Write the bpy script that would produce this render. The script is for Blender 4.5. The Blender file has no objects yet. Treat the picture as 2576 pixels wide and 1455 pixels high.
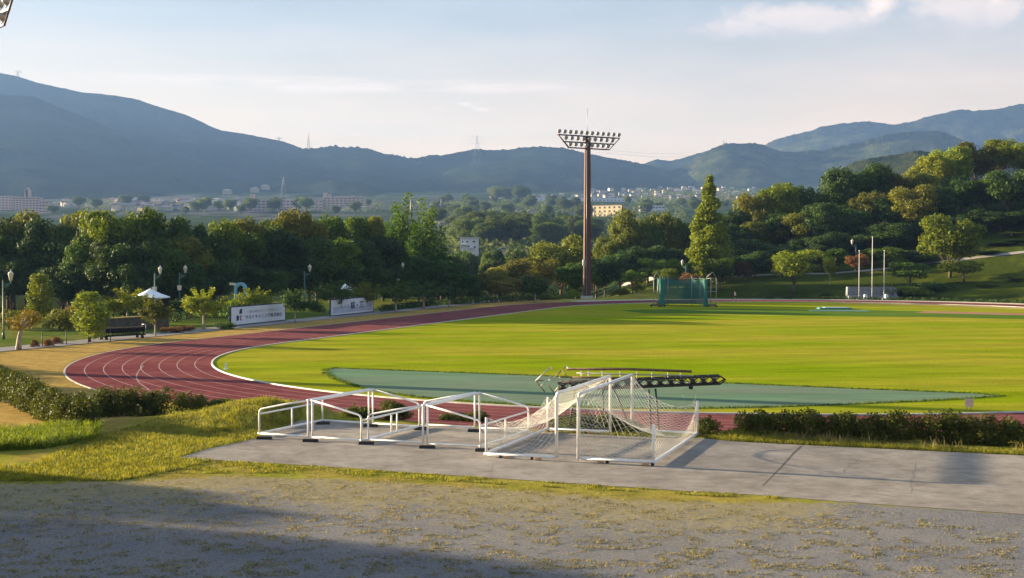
import bpy, math, random
import numpy as np
from mathutils import Vector, Matrix
R_ = math.radians
rng = np.random.default_rng(7)
random.seed(7)
scn = bpy.context.scene
C = scn.collection

# ------------------------------------------------------------------ camera
HC, F, PITCH, ROLL = 8.021, 3401.9, 0.0277, 0.0023
cam_d = bpy.data.cameras.new('camera'); cam = bpy.data.objects.new('camera', cam_d); C.objects.link(cam)
cam_d.sensor_width = 36.0; cam_d.lens = 36.0 * F / 2576.0
cam_d.clip_start = 0.5; cam_d.clip_end = 60000
cam.location = (0, 0, HC)
cam_m = Matrix.Rotation(math.pi / 2 - PITCH, 4, 'X') @ Matrix.Rotation(ROLL, 4, 'Z')
cam.rotation_euler = cam_m.to_euler()
scn.camera = cam
_M = np.array(cam_m.to_3x3())

def ray(x, y):
    d = _M @ np.array([(x - 1288.0) / F, (727.5 - y) / F, -1.0])
    return d / d[1]
def P(x, y, z=0.0):
    """where the line of sight through a point of the photo meets the level z"""
    d = ray(x, y); t = (z - HC) / d[2]
    return np.array([d[0] * t, t, z])
def PD(x, y, Y):
    d = ray(x, y)
    return np.array([d[0] * Y, Y, HC + d[2] * Y])
def zat(y, Y, x=1288): return PD(x, y, Y)[2]
def xat(x, Y, y=640): return PD(x, y, Y)[0]

# ------------------------------------------------------------------ numbers of the place
RI, LS, RW = 37.898, 80.0, 9.76            # running track: inner radius, straight, width of eight lanes
TC = np.array([15.676, 104.321]); PHI = -0.3329
AX = np.array([-math.sin(PHI), math.cos(PHI)]); AN = np.array([math.cos(PHI), math.sin(PHI)])
FC = TC + AX * LS
PADZ = 0.45

def sst(x): x = np.clip(x, 0, 1); return x * x * (3 - 2 * x)
def vnoise(x, y, seed=0):
    """smooth value noise, vectorised"""
    xi = np.floor(x).astype(np.int64); yi = np.floor(y).astype(np.int64)
    fx = x - xi; fy = y - yi
    fx = fx * fx * (3 - 2 * fx); fy = fy * fy * (3 - 2 * fy)
    def h(a, b):
        n = (a * 374761393 + b * 668265263 + seed * 974634777) & 0x7fffffff
        n = ((n ^ (n >> 13)) * 1274126177) & 0x7fffffff
        return ((n ^ (n >> 16)) & 0xffff) / 65535.0
    return (h(xi, yi) * (1 - fx) + h(xi + 1, yi) * fx) * (1 - fy) + (h(xi, yi + 1) * (1 - fx) + h(xi + 1, yi + 1) * fx) * fy
def fbm(x, y, o=4, seed=0):
    s = 0; a = .5; t = 0
    for k in range(o):
        s = s + a * vnoise(x * 2 ** k, y * 2 ** k, seed + k * 17); t += a; a *= .5
    return s / t
def track_d(X, Y):
    """distance from the track's centre line spine (straight segment TC-FC)"""
    px, py = X - TC[0], Y - TC[1]
    s = np.clip(px * AX[0] + py * AX[1], 0, LS)
    return np.hypot(px - s * AX[0], py - s * AX[1])

PAD = [P(*q, PADZ)[:2] for q in [(446, 1154), (520, 1131), (645, 1104), (758, 1057), (1150, 1075), (1420, 1090), (1640, 1102), (1760, 1103),
       (1850, 1112), (2020, 1121), (2300, 1134), (2590, 1148), (2900, 1165), (3100, 1250), (2900, 1345), (2590, 1296), (2300, 1276), (2100, 1262), (1900, 1246),
       (1700, 1235), (1400, 1214), (1000, 1188), (800, 1173), (600, 1162)]]
def poly_sd(X, Y, poly):
    """signed distance to a polygon (negative inside)"""
    X = np.asarray(X, float); Y = np.asarray(Y, float)
    d = np.full(X.shape, 1e9); ins = np.zeros(X.shape, bool); n = len(poly)
    for i in range(n):
        ax, ay = poly[i]; bx, by = poly[(i + 1) % n]
        ex, ey = bx - ax, by - ay
        t = np.clip(((X - ax) * ex + (Y - ay) * ey) / (ex * ex + ey * ey + 1e-12), 0, 1)
        d = np.minimum(d, np.hypot(X - ax - t * ex, Y - ay - t * ey))
        c = (ay > Y) != (by > Y)
        with np.errstate(divide='ignore', invalid='ignore'):
            xx = (bx - ax) * (Y - ay) / (by - ay + 1e-12) + ax
        ins ^= c & (X < xx)
    return np.where(ins, -d, d)

PY = np.array([0, 230, 260, 330, 430, 640, 900, 1400, 2200, 3200, 3800, 6000, 9000], float)
PZ = np.array([0, 0, -1.5, -6, -5, 8.5, 19, 42, 87.5, 152, 190, 330, 400], float)
def zt(X, Y):
    X = np.asarray(X, float); Y = np.asarray(Y, float)
    d = track_d(X, Y)
    u = X / np.maximum(Y, 1)
    # the near terrace
    yb = TC[1] - np.sqrt(np.maximum((RI + RW + .35) ** 2 - (X - TC[0]) ** 2, 0))
    yb = np.where(X > -14, yb, 66.7 + (-14 - X) * .95)
    yb = np.where(X > 45, 67, yb)
    left = sst((-14 - X) / 6)
    z = PADZ * sst((yb - Y) / (1.4 + 4.6 * left))
    g = yb - Y
    sd = poly_sd(X, Y, PAD)
    m = sst(sd / 1.3)
    crest = np.exp(-((g - 1.5) / .8) ** 2) * (.22 + .1 * sst((X - 6) / 5))
    mound = .90 * np.exp(-((X + 11.3) / 2.7) ** 2 - ((Y - 60.4) / 2.4) ** 2) + .26 * np.exp(-((X + 15.5) / 3) ** 2 - ((Y - 58.5) / 2) ** 2)
    bump = (.03 + .24 * np.exp(-((X + 12) / 5) ** 2 - ((Y - 58) / 4.5) ** 2)) * (fbm(X * .8, Y * .8, 3, 5) - .5)
    near = (Y < 75)
    z = z + np.where(near, m * (crest + mound * (g > .2) * sst(g / 1.2) + bump * sst(g / 1.0)), 0)
    z = np.where((sd < 0) & near, PADZ, z)
    # stadium floor sits just under the laid surfaces
    z = np.where(d < RI + RW + .02, -0.06, z)
    # right bank and hill
    ro = d - (RI + RW + 2.2)
    A = 26 * sst((u - .03) / .36)
    hill = A * sst((ro - 4) / 130) ** .9
    bank = 1.1 * sst((ro - 1.5) / 14) * sst((u - .045) / .03)
    far = np.interp(Y, PY, PZ)
    away = sst((Y - 420) / 700)
    zf = np.maximum(far, 0) * 0 + far
    w = sst((u - .05) / .06)
    mix = zf * (1 - w * (1 - away)) + (hill + bank) * w * (1 - away) + .35 * hill * w * away
    z = np.where(Y > 75, np.where(ro > 0, mix + z, z), z)
    z = np.where(Y > 500, z + (fbm(X / 90, Y / 90, 3, 9) - .5) * 6 * sst((Y - 500) / 800), z)
    return z
def z1(x, y): return float(zt(np.array([x]), np.array([y]))[0])

# ------------------------------------------------------------------ object helpers
def tag(o, label=None, cat=None, group=None, kind=None):
    if label: o['label'] = label
    if cat: o['category'] = cat
    if group: o['group'] = group
    if kind: o['kind'] = kind
    return o
def thing(name, loc, label, cat, rz=0.0, group=None):
    o = bpy.data.objects.new(name, None); C.objects.link(o)
    o.empty_display_size = .2
    o.location = [float(v) for v in loc]; o.rotation_euler = (0, 0, rz)
    return tag(o, label, cat, group)
def link(name, me, parent=None):
    o = bpy.data.objects.new(name, me); C.objects.link(o)
    if parent is not None: o.parent = parent
    return o
def copy_tree(o, parent=None):
    c = o.copy(); C.objects.link(c)
    if parent is not None: c.parent = parent
    for ch in o.children: copy_tree(ch, c)
    return c
def mesh_np(name, V, faces, mats=(), smooth=False, fm=None):
    me = bpy.data.meshes.new(name)
    V = np.asarray(V, np.float32).reshape(-1, 3)
    if isinstance(faces, np.ndarray) and faces.ndim == 2:
        nf, k = faces.shape
        me.vertices.add(len(V)); me.vertices.foreach_set('co', V.ravel())
        me.loops.add(nf * k); me.loops.foreach_set('vertex_index', faces.ravel().astype(np.int32))
        me.polygons.add(nf); me.polygons.foreach_set('loop_start', np.arange(0, nf * k, k, dtype=np.int32))
        me.update(calc_edges=True)
    else:
        me.from_pydata([tuple(map(float, v)) for v in V], [], [tuple(int(i) for i in f) for f in faces])
        me.update()
    for m in mats: me.materials.append(m)
    if fm is not None: me.polygons.foreach_set('material_index', np.asarray(fm, np.int32))
    if smooth: me.polygons.foreach_set('use_smooth', np.ones(len(me.polygons), bool))
    me.update()
    return me

class MB:
    """collects shapes; build() links them as one mesh object"""
    def __init__(s): s.V = []; s.F = []; s.S = []
    def add(s, V, Fs, smooth=False):
        b = len(s.V); s.V += [tuple(map(float, v)) for v in V]; s.F += [tuple(i + b for i in f) for f in Fs]; s.S += [smooth] * len(Fs); return s
    def box(s, c, size, rz=0.0, rx=0.0, ry=0.0, taper=1.0):
        hx, hy, hz = size[0] / 2, size[1] / 2, size[2] / 2
        M = Matrix.Rotation(rz, 3, 'Z') @ Matrix.Rotation(ry, 3, 'Y') @ Matrix.Rotation(rx, 3, 'X')
        V = []
        for z in (-1, 1):
            k = taper if z > 0 else 1
            for x, y in ((-1, -1), (1, -1), (1, 1), (-1, 1)):
                V.append(M @ Vector((x * hx * k, y * hy * k, z * hz)) + Vector([float(q) for q in c]))
        return s.add(V, [(3, 2, 1, 0), (4, 5, 6, 7), (0, 1, 5, 4), (1, 2, 6, 5), (2, 3, 7, 6), (3, 0, 4, 7)])
    def tube(s, pts, r, n=8, cap=True, r2=None):
        pts = [Vector([float(q) for q in p]) for p in pts]; N = len(pts); V = []; Fs = []
        up = Vector((0, 0, 1))
        for i, p in enumerate(pts):
            t = (pts[min(i + 1, N - 1)] - pts[max(i - 1, 0)])
            t = t.normalized() if t.length > 1e-9 else Vector((0, 0, 1))
            a = t.cross(up if abs(t.z) < .9 else Vector((0, 1, 0))).normalized(); b = t.cross(a).normalized()
            q = r if r2 is None else r + (r2 - r) * i / max(N - 1, 1)
            for k in range(n):
                an = 2 * math.pi * k / n
                V.append(p + a * math.cos(an) * q + b * math.sin(an) * q)
        for i in range(N - 1):
            for k in range(n):
                k2 = (k + 1) % n
                Fs.append((i * n + k, i * n + k2, (i + 1) * n + k2, (i + 1) * n + k))
        if cap: Fs += [tuple(range(n - 1, -1, -1)), tuple((N - 1) * n + k for k in range(n))]
        return s.add(V, Fs, True)
    def lathe(s, prof, c=(0, 0, 0), n=16, M=None):
        V = []; Fs = []; c = Vector([float(q) for q in c])
        for (r, z) in prof:
            for k in range(n):
                a = 2 * math.pi * k / n; v = Vector((r * math.cos(a), r * math.sin(a), z))
                V.append((M @ v if M else v) + c)
        for i in range(len(prof) - 1):
            for k in range(n):
                k2 = (k + 1) % n
                Fs.append((i * n + k, i * n + k2, (i + 1) * n + k2, (i + 1) * n + k))
        Fs.append(tuple(range(n - 1, -1, -1))); Fs.append(tuple((len(prof) - 1) * n + k for k in range(n)))
        return s.add(V, Fs, True)
    def prism(s, poly, z0, z1):
        n = len(poly); V = [(p[0], p[1], z0) for p in poly] + [(p[0], p[1], z1) for p in poly]
        return s.add(V, [tuple(range(n - 1, -1, -1)), tuple(range(n, 2 * n))] + [(i, (i + 1) % n, n + (i + 1) % n, n + i) for i in range(n)])
    def build(s, name, mat, parent=None):
        me = bpy.data.meshes.new(name); me.from_pydata(s.V, [], s.F)
        me.polygons.foreach_set('use_smooth', np.array(s.S, bool))
        if mat: me.materials.append(mat)
        me.update()
        return link(name, me, parent)

def segs_mesh(name, A, B, r, mat):
    """many thin three-sided bars A->B in one mesh"""
    A = np.asarray(A, float); B = np.asarray(B, float); t = B - A
    L = np.linalg.norm(t, axis=1, keepdims=True); t = t / np.maximum(L, 1e-9)
    up = np.where(np.abs(t[:, 2:3]) < .9, np.array([[0, 0, 1.]]), np.array([[0, 1., 0]]))
    a = np.cross(t, up); a /= np.linalg.norm(a, axis=1, keepdims=True); b = np.cross(t, a)
    n = len(A); V = np.zeros((n, 6, 3))
    for k in range(3):
        o = (a * math.cos(k * 2.0944) + b * math.sin(k * 2.0944)) * r
        V[:, k] = A + o; V[:, 3 + k] = B + o
    base = (np.arange(n) * 6)[:, None, None]
    q = np.array([[0, 1, 4, 3], [1, 2, 5, 4], [2, 0, 3, 5]])[None]
    return mesh_np(name, V.reshape(-1, 3), (base + q).reshape(-1, 4), [mat])

# ------------------------------------------------------------------ materials
def nmat(name):
    m = bpy.data.materials.new(name); m.use_nodes = True; nt = m.node_tree
    return m, nt, nt.nodes['Principled BSDF'], nt.nodes, nt.links
def lin(c):
    return tuple((v / 12.92 if v <= .04045 else ((v + .055) / 1.055) ** 2.4) for v in c)
def simple(name, col, rough=.6, metal=0.0, var=.12, scale=3.0, bump=0.0):
    """one base colour broken up by soft blotches of wear"""
    m, nt, b, N, L = nmat(name)
    b.inputs['Roughness'].default_value = rough; b.inputs['Metallic'].default_value = metal
    tc = N.new('ShaderNodeTexCoord'); no = N.new('ShaderNodeTexNoise'); no.inputs['Scale'].default_value = scale; no.inputs['Detail'].default_value = 6
    L.new(tc.outputs['Object'], no.inputs['Vector'])
    rp = N.new('ShaderNodeValToRGB')
    rp.color_ramp.elements[0].position = .3; rp.color_ramp.elements[1].position = .7
    rp.color_ramp.elements[0].color = [c * (1 - var) for c in col] + [1]; rp.color_ramp.elements[1].color = [min(1, c * (1 + var)) for c in col] + [1]
    L.new(no.outputs['Fac'], rp.inputs['Fac']); L.new(rp.outputs['Color'], b.inputs['Base Color'])
    if bump:
        bp = N.new('ShaderNodeBump'); bp.inputs['Strength'].default_value = bump; L.new(no.outputs['Fac'], bp.inputs['Height']); L.new(bp.outputs['Normal'], b.inputs['Normal'])
    return m
def leafmat(name, c1, c2, trans=.32, rough=.55):
    m, nt, b, N, L = nmat(name)
    out = N['Material Output']
    oi = N.new('ShaderNodeObjectInfo'); geo = N.new('ShaderNodeNewGeometry'); no = N.new('ShaderNodeTexNoise'); no.inputs['Scale'].default_value = .9; no.inputs['Detail'].default_value = 3
    L.new(geo.outputs['Position'], no.inputs['Vector'])
    ad = N.new('ShaderNodeMath'); ad.operation = 'MULTIPLY_ADD'; ad.inputs[1].default_value = .55; L.new(no.outputs['Fac'], ad.inputs[0])
    mu = N.new('ShaderNodeMath'); mu.operation = 'MULTIPLY'; mu.inputs[1].default_value = .35; L.new(oi.outputs['Random'], mu.inputs[0]); L.new(mu.outputs[0], ad.inputs[2])
    rp = N.new('ShaderNodeMix'); rp.data_type = 'RGBA'; rp.inputs[6].default_value = (*c1, 1); rp.inputs[7].default_value = (*c2, 1)
    L.new(ad.outputs[0], rp.inputs[0])
    tint = N.new('ShaderNodeMix'); tint.data_type = 'RGBA'; tint.blend_type = 'MULTIPLY'; tint.inputs[0].default_value = 1
    nf = N.new('ShaderNodeTexNoise'); nf.inputs['Scale'].default_value = 2.3; nf.inputs['Detail'].default_value = 2; L.new(geo.outputs['Position'], nf.inputs['Vector'])
    fr_ = N.new('ShaderNodeValToRGB'); fr_.color_ramp.elements[0].position = .36; fr_.color_ramp.elements[1].position = .66
    fr_.color_ramp.elements[0].color = (.62, .66, .60, 1); fr_.color_ramp.elements[1].color = (1.45, 1.38, 1.35, 1); L.new(nf.outputs['Fac'], fr_.inputs['Fac'])
    mf = N.new('ShaderNodeMix'); mf.data_type = 'RGBA'; mf.blend_type = 'MULTIPLY'; mf.inputs[0].default_value = 1; L.new(rp.outputs[2], mf.inputs[6]); L.new(fr_.outputs[0], mf.inputs[7])
    L.new(mf.outputs[2], tint.inputs[6]); L.new(oi.outputs['Color'], tint.inputs[7])
    b.inputs['Roughness'].default_value = rough; b.inputs['Specular IOR Level'].default_value = .1
    L.new(tint.outputs[2], b.inputs['Base Color'])
    tr = N.new('ShaderNodeBsdfTranslucent')
    tc = N.new('ShaderNodeMix'); tc.data_type = 'RGBA'; tc.blend_type = 'MULTIPLY'; tc.inputs[0].default_value = 1; tc.inputs[7].default_value = (1.5, 1.35, .5, 1)
    L.new(tint.outputs[2], tc.inputs[6]); L.new(tc.outputs[2], tr.inputs['Color'])
    mx = N.new('ShaderNodeMixShader'); mx.inputs[0].default_value = trans
    L.new(b.outputs[0], mx.inputs[1]); L.new(tr.outputs[0], mx.inputs[2]); L.new(mx.outputs[0], out.inputs['Surface'])
    return m

M_leaf = leafmat('leaf_green', (.034, .078, .012), (.100, .150, .018))
M_olive = leafmat('leaf_olive', (.064, .090, .016), (.180, .172, .026))
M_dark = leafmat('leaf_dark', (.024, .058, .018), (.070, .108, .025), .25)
M_yel = leafmat('leaf_yellow_green', (.095, .145, .014), (.230, .250, .024))
M_straw = leafmat('leaf_straw', (.13, .125, .028), (.27, .23, .055))
M_bronze = leafmat('leaf_bronze', (.080, .038, .022), (.170, .085, .045))
M_con = leafmat('leaf_conifer', (.085, .140, .014), (.185, .230, .020))
M_hedge = leafmat('leaf_hedge', (.028, .045, .010), (.100, .115, .020), .3)
M_far = leafmat('leaf_far', (.045, .080, .020), (.120, .150, .034), .35)
M_bark = simple('bark', (.11, .08, .055), .9, 0, .35, 6)
M_pbark = simple('pale_bark', (.34, .29, .22), .9, 0, .25, 8)
M_matt = simple('matt_black', (.018, .018, .02), 1.0, 0, .2, 4)
M_matt.node_tree.nodes['Principled BSDF'].inputs['Specular IOR Level'].default_value = .05
M_white = simple('white_paint', (.80, .80, .79), .42, 0, .05, 5)
M_kerb = simple('kerb_paint', (.58, .57, .54), .7, 0, .2, 1.5)
M_net = simple('net_cord', (.74, .72, .66), .8, 0, .05, 5)
M_rub = simple('black_rubber', (.022, .022, .026), .75, 0, .3, 6)
M_wood = simple('wood_block', (.50, .30, .16), .7, 0, .25, 9)
M_corten = simple('brown_steel', (.078, .026, .022), .6, 0, .12, .8)
M_dsteel = simple('dark_steel', (.035, .032, .034), .5, .3, .3, 5)
M_rust = simple('rusty_steel', (.13, .075, .038), .7, .1, .35, 5)
M_grey = simple('galvanised_steel', (.36, .37, .38), .5, .4, .12, 4)
M_lens = simple('lamp_glass', (.30, .32, .35), .12, 0, .05, 3)
M_lampg = simple('lamp_green', (.06, .13, .11), .5, .1, .15, 3)
M_lampw = simple('lamp_glass_white', (.72, .66, .60), .35, 0, .06, 3)
M_navy = simple('navy_frame', (.010, .022, .060), .5, 0, .15, 2)
M_board = simple('board_white', (.68, .70, .78), .5, 0, .05, .6)
M_ink = simple('navy_ink', (.008, .010, .075), .5, 0, .1, 2)
M_inkg = simple('grey_ink', (.25, .26, .33), .5, 0, .1, 2)
M_red = simple('crimson_ink', (.23, .012, .09), .5, 0, .1, 2)
M_pale = simple('pale_print', (.45, .47, .60), .5, 0, .15, .8)
M_stone = simple('stone_block', (.20, .21, .24), .85, 0, .3, 2.5, .2)
M_conc = simple('concrete_grey', (.44, .42, .38), .9, 0, .12, 1.2)
M_tent = simple('tent_canvas', (.82, .83, .86), .7, 0, .04, 2)
M_blue = simple('sky_blue_plastic', (.20, .46, .60), .4, 0, .08, 2)
M_cream = simple('cream_plastic', (.75, .70, .52), .45, 0, .08, 2)
M_teal = simple('teal_cover', (.06, .17, .15), .6, 0, .15, 1)
M_skin = simple('skin', (.48, .28, .20), .5, 0, .05, 5)
M_hair = simple('black_hair', (.015, .012, .012), .6, 0, .2, 20)
M_shirt = simple('white_shirt', (.74, .70, .68), .8, 0, .06, 6)
M_black = simple('black_cloth', (.02, .02, .023), .8, 0, .2, 6)
M_hshade = simple('hedge_shade_brown', (.085, .070, .050), .9, 0, .35, 1.5, .3)
M_hw = simple('house_plaster', (.33, .31, .29), .8, 0, .1, .3)
M_wall_w = simple('wall_white', (.62, .63, .66), .8, 0, .06, .3)
M_wall_c = simple('wall_cream', (.62, .50, .36), .8, 0, .08, .3)
M_wall_p = simple('wall_pink', (.46, .35, .31), .8, 0, .08, .2)
M_wall_g = simple('wall_grey', (.42, .42, .44), .8, 0, .08, .2)
M_wall_y = simple('wall_yellow', (.44, .35, .20), .8, 0, .06, .2)
M_roof_s = simple('roof_slate', (.10, .11, .14), .7, 0, .15, .5)
M_roof_b = simple('roof_brown', (.17, .11, .085), .7, 0, .15, .5)
M_roof_l = simple('roof_light', (.46, .46, .50), .6, 0, .1, .5)
M_win = simple('window_glass', (.05, .06, .085), .15, 0, .2, 1)
M_pyl = simple('weathered_steel', (.10, .11, .13), .6, .2, .1, .2)
M_roof_t = simple('roof_teal', (.20, .38, .36), .6, 0, .1, .5)

def attr_ground(name):
    """ground: base colour carried by the mesh (what grows or lies where, with sunlight painted into one bank), broken up by several sizes of noise; worn gravel with dry tufts where masked"""
    m, nt, b, N, L = nmat(name)
    b.inputs['Roughness'].default_value = 1; b.inputs['Specular IOR Level'].default_value = 0
    geo = N.new('ShaderNodeNewGeometry')
    ca = N.new('ShaderNodeAttribute'); ca.attribute_name = 'zone'
    ga = N.new('ShaderNodeAttribute'); ga.attribute_name = 'gravel'
    def noise(sc, det=5, ro=.6, vec=None):
        n = N.new('ShaderNodeTexNoise'); n.inputs['Scale'].default_value = sc; n.inputs['Detail'].default_value = det; n.inputs['Roughness'].default_value = ro
        L.new(vec or geo.outputs['Position'], n.inputs['Vector']); return n.outputs['Fac']
    def ramp(fac, a, b_, ca_, cb_):
        r = N.new('ShaderNodeValToRGB'); r.color_ramp.elements[0].position = a; r.color_ramp.elements[1].position = b_
        r.color_ramp.elements[0].color = (*ca_, 1); r.color_ramp.elements[1].color = (*cb_, 1); L.new(fac, r.inputs['Fac']); return r.outputs['Color']
    def mix(f, a, b_, bt='MIX'):
        x = N.new('ShaderNodeMix'); x.data_type = 'RGBA'; x.blend_type = bt
        if isinstance(f, float): x.inputs[0].default_value = f
        else: L.new(f, x.inputs[0])
        L.new(a, x.inputs[6]); L.new(b_, x.inputs[7]); return x.outputs[2]
    def math_(op, a, b_):
        x = N.new('ShaderNodeMath'); x.operation = op
        for i, v in enumerate((a, b_)):
            if isinstance(v, (float, int)): x.inputs[i].default_value = v
            else: L.new(v, x.inputs[i])
        return x.outputs[0]
    v1 = ramp(noise(1.1, 8, .7), .3, .7, (.62, .62, .62), (1.32, 1.32, 1.32))
    v2 = ramp(noise(9, 4, .7), .3, .7, (.72, .72, .72), (1.25, 1.25, 1.25))
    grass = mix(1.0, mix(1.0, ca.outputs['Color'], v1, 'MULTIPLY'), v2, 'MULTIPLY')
    # gravel
    gbase = ramp(noise(14, 6, .8), .35, .68, (.110, .112, .120), (.275, .262, .25))
    gv = ramp(noise(.35, 4, .6), .3, .7, (.82, .84, .9), (1.12, 1.1, 1.06))
    grav = mix(1.0, gbase, gv, 'MULTIPLY')
    speck = ramp(noise(22, 3, .6), .60, .68, (1, 1, 1), (.40, .40, .44))
    grav = mix(1.0, grav, speck, 'MULTIPLY')
    dry = ramp(noise(6, 4, .7), .3, .7, (.19, .165, .09), (.31, .265, .16))
    # tufts: clumps thinning out away from the verge
    big = noise(.30, 3, .6); small = noise(5.5, 7, .78)
    cov = math_('ADD', math_('MULTIPLY', big, .28), small)
    ta = N.new('ShaderNodeAttribute'); ta.attribute_name = 'tuft'
    thr = math_('SUBTRACT', .86, math_('MULTIPLY', ta.outputs['Fac'], .33))
    tm = math_('MULTIPLY', math_('SUBTRACT', cov, thr), 14.0)
    x = N.new('ShaderNodeClamp'); L.new(tm, x.inputs[0])
    grav = mix(x.outputs[0], grav, dry)
    # ragged edge between grass and gravel
    ge = math_('ADD', ga.outputs['Fac'], math_('MULTIPLY', math_('SUBTRACT', noise(1.7, 7, .75), .5), 1.3))
    ge = math_('MULTIPLY', math_('SUBTRACT', ge, .5), 4.0)
    y = N.new('ShaderNodeClamp'); L.new(ge, y.inputs[0])
    gm = math_('MULTIPLY', y.outputs[0], math_('GREATER_THAN', ga.outputs['Fac'], .02))
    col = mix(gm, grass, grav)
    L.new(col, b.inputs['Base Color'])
    bp = N.new('ShaderNodeBump'); bp.inputs['Strength'].default_value = .55; bp.inputs['Distance'].default_value = .06
    L.new(noise(11, 6, .75), bp.inputs['Height']); L.new(bp.outputs['Normal'], b.inputs['Normal'])
    return m
M_ground = attr_ground('ground_cover')

def layered(name, base, blot, sc1, sc2, amt=.35, rough=.9, streak=None, bump=.2, fine=40, finedark=.8, bands=None):
    """flat outdoor surface: base colour, large blotches of a second colour, fine grain"""
    m, nt, b, N, L = nmat(name)
    b.inputs['Roughness'].default_value = 1; b.inputs['Specular IOR Level'].default_value = 0
    geo = N.new('ShaderNodeNewGeometry'); mp = N.new('ShaderNodeMapping'); mp.vector_type = 'POINT'
    L.new(geo.outputs['Position'], mp.inputs['Vector'])
    if streak: mp.inputs['Scale'].default_value = streak[:3]; mp.inputs['Rotation'].default_value = (0, 0, streak[3])
    n1 = N.new('ShaderNodeTexNoise'); n1.inputs['Scale'].default_value = sc1; n1.inputs['Detail'].default_value = 5; n1.inputs['Roughness'].default_value = .62
    n2 = N.new('ShaderNodeTexNoise'); n2.inputs['Scale'].default_value = sc2; n2.inputs['Detail'].default_value = 6; n2.inputs['Roughness'].default_value = .7
    n3 = N.new('ShaderNodeTexNoise'); n3.inputs['Scale'].default_value = fine; n3.inputs['Detail'].default_value = 2
    for n in (n1, n2): L.new(mp.outputs[0], n.inputs['Vector'])
    L.new(geo.outputs['Position'], n3.inputs['Vector'])
    r1 = N.new('ShaderNodeValToRGB'); r1.color_ramp.elements[0].position = .38; r1.color_ramp.elements[1].position = .66
    r1.color_ramp.elements[0].color = (*base, 1); r1.color_ramp.elements[1].color = (*blot, 1); L.new(n1.outputs['Fac'], r1.inputs['Fac'])
    r2 = N.new('ShaderNodeValToRGB'); r2.color_ramp.elements[0].position = .3; r2.color_ramp.elements[1].position = .7
    r2.color_ramp.elements[0].color = (1 - amt,) * 3 + (1,); r2.color_ramp.elements[1].color = (1 + amt * .6,) * 3 + (1,); L.new(n2.outputs['Fac'], r2.inputs['Fac'])
    r3 = N.new('ShaderNodeValToRGB'); r3.color_ramp.elements[0].position = .35; r3.color_ramp.elements[1].position = .6
    r3.color_ramp.elements[0].color = (finedark,) * 3 + (1,); r3.color_ramp.elements[1].color = (1.05,) * 3 + (1,); L.new(n3.outputs['Fac'], r3.inputs['Fac'])
    a = N.new('ShaderNodeMix'); a.data_type = 'RGBA'; a.blend_type = 'MULTIPLY'; a.inputs[0].default_value = 1; L.new(r1.outputs[0], a.inputs[6]); L.new(r2.outputs[0], a.inputs[7])
    c = N.new('ShaderNodeMix'); c.data_type = 'RGBA'; c.blend_type = 'MULTIPLY'; c.inputs[0].default_value = 1; L.new(a.outputs[2], c.inputs[6]); L.new(r3.outputs[0], c.inputs[7])
    if bands:
        mp2 = N.new('ShaderNodeMapping'); mp2.inputs['Rotation'].default_value = (0, 0, bands[1]); L.new(geo.outputs['Position'], mp2.inputs['Vector'])
        wv = N.new('ShaderNodeTexWave'); wv.inputs['Scale'].default_value = bands[0]; wv.inputs['Distortion'].default_value = .6; wv.inputs['Detail'].default_value = 2; L.new(mp2.outputs[0], wv.inputs['Vector'])
        r4 = N.new('ShaderNodeValToRGB'); r4.color_ramp.elements[0].position = .35; r4.color_ramp.elements[1].position = .65
        r4.color_ramp.elements[0].color = (1 - bands[2], 1 - bands[2] * .7, 1 - bands[2], 1); r4.color_ramp.elements[1].color = (1 + bands[2],) * 3 + (1,); L.new(wv.outputs['Fac'], r4.inputs['Fac'])
        e = N.new('ShaderNodeMix'); e.data_type = 'RGBA'; e.blend_type = 'MULTIPLY'; e.inputs[0].default_value = 1; L.new(c.outputs[2], e.inputs[6]); L.new(r4.outputs[0], e.inputs[7]); c = e
    L.new(c.outputs[2], b.inputs['Base Color'])
    if bump:
        bp = N.new('ShaderNodeBump'); bp.inputs['Strength'].default_value = bump; bp.inputs['Distance'].default_value = .03
        L.new(n3.outputs['Fac'], bp.inputs['Height']); L.new(bp.outputs['Normal'], b.inputs['Normal'])
    return m
M_track = layered('track_red', (.178, .056, .058), (.232, .080, .076), .09, .6, .34, .85, (1, 1, 1, 0), .15, 14, .80)
M_line = simple('lane_paint', (.31, .18, .175), .7, 0, .2, .7)
M_lawn = layered('lawn', (.215, .290, .005), (.375, .315, .035), .055, .42, .30, .95, (.42, 1.5, 1, R_(-10)), .6, 9, .66, (.055, R_(71), .055))
M_turf = layered('outer_turf', (.085, .165, .022), (.13, .19, .03), .1, .5, .25, .95, (.4, 1.5, 1, 0), .5, 9, .7)
M_dz = layered('dzone_turf', (.130, .225, .135), (.165, .195, .145), .10, .25, .22, .9, (.5, 1.4, 1, R_(-24)), .2, 20, .88)
M_pad = layered('pad_concrete', (.265, .235, .205), (.345, .312, .272), .22, 1.3, .32, .92, (1, 1, 1, 0), .3, 30, .85)
M_gutter = layered('gutter_concrete', (.52, .46, .38), (.58, .53, .45), .2, 1.2, .15, .9)
M_path = layered('path_paving', (.30, .28, .27), (.36, .33, .31), .15, .8, .2, .9)
M_sand = layered('dry_strip', (.38, .28, .09), (.50, .40, .17), .1, .6, .25, .95)
M_runway = layered('runway_pink', (.34, .17, .11), (.38, .22, .15), .2, .7, .15, .9)

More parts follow.
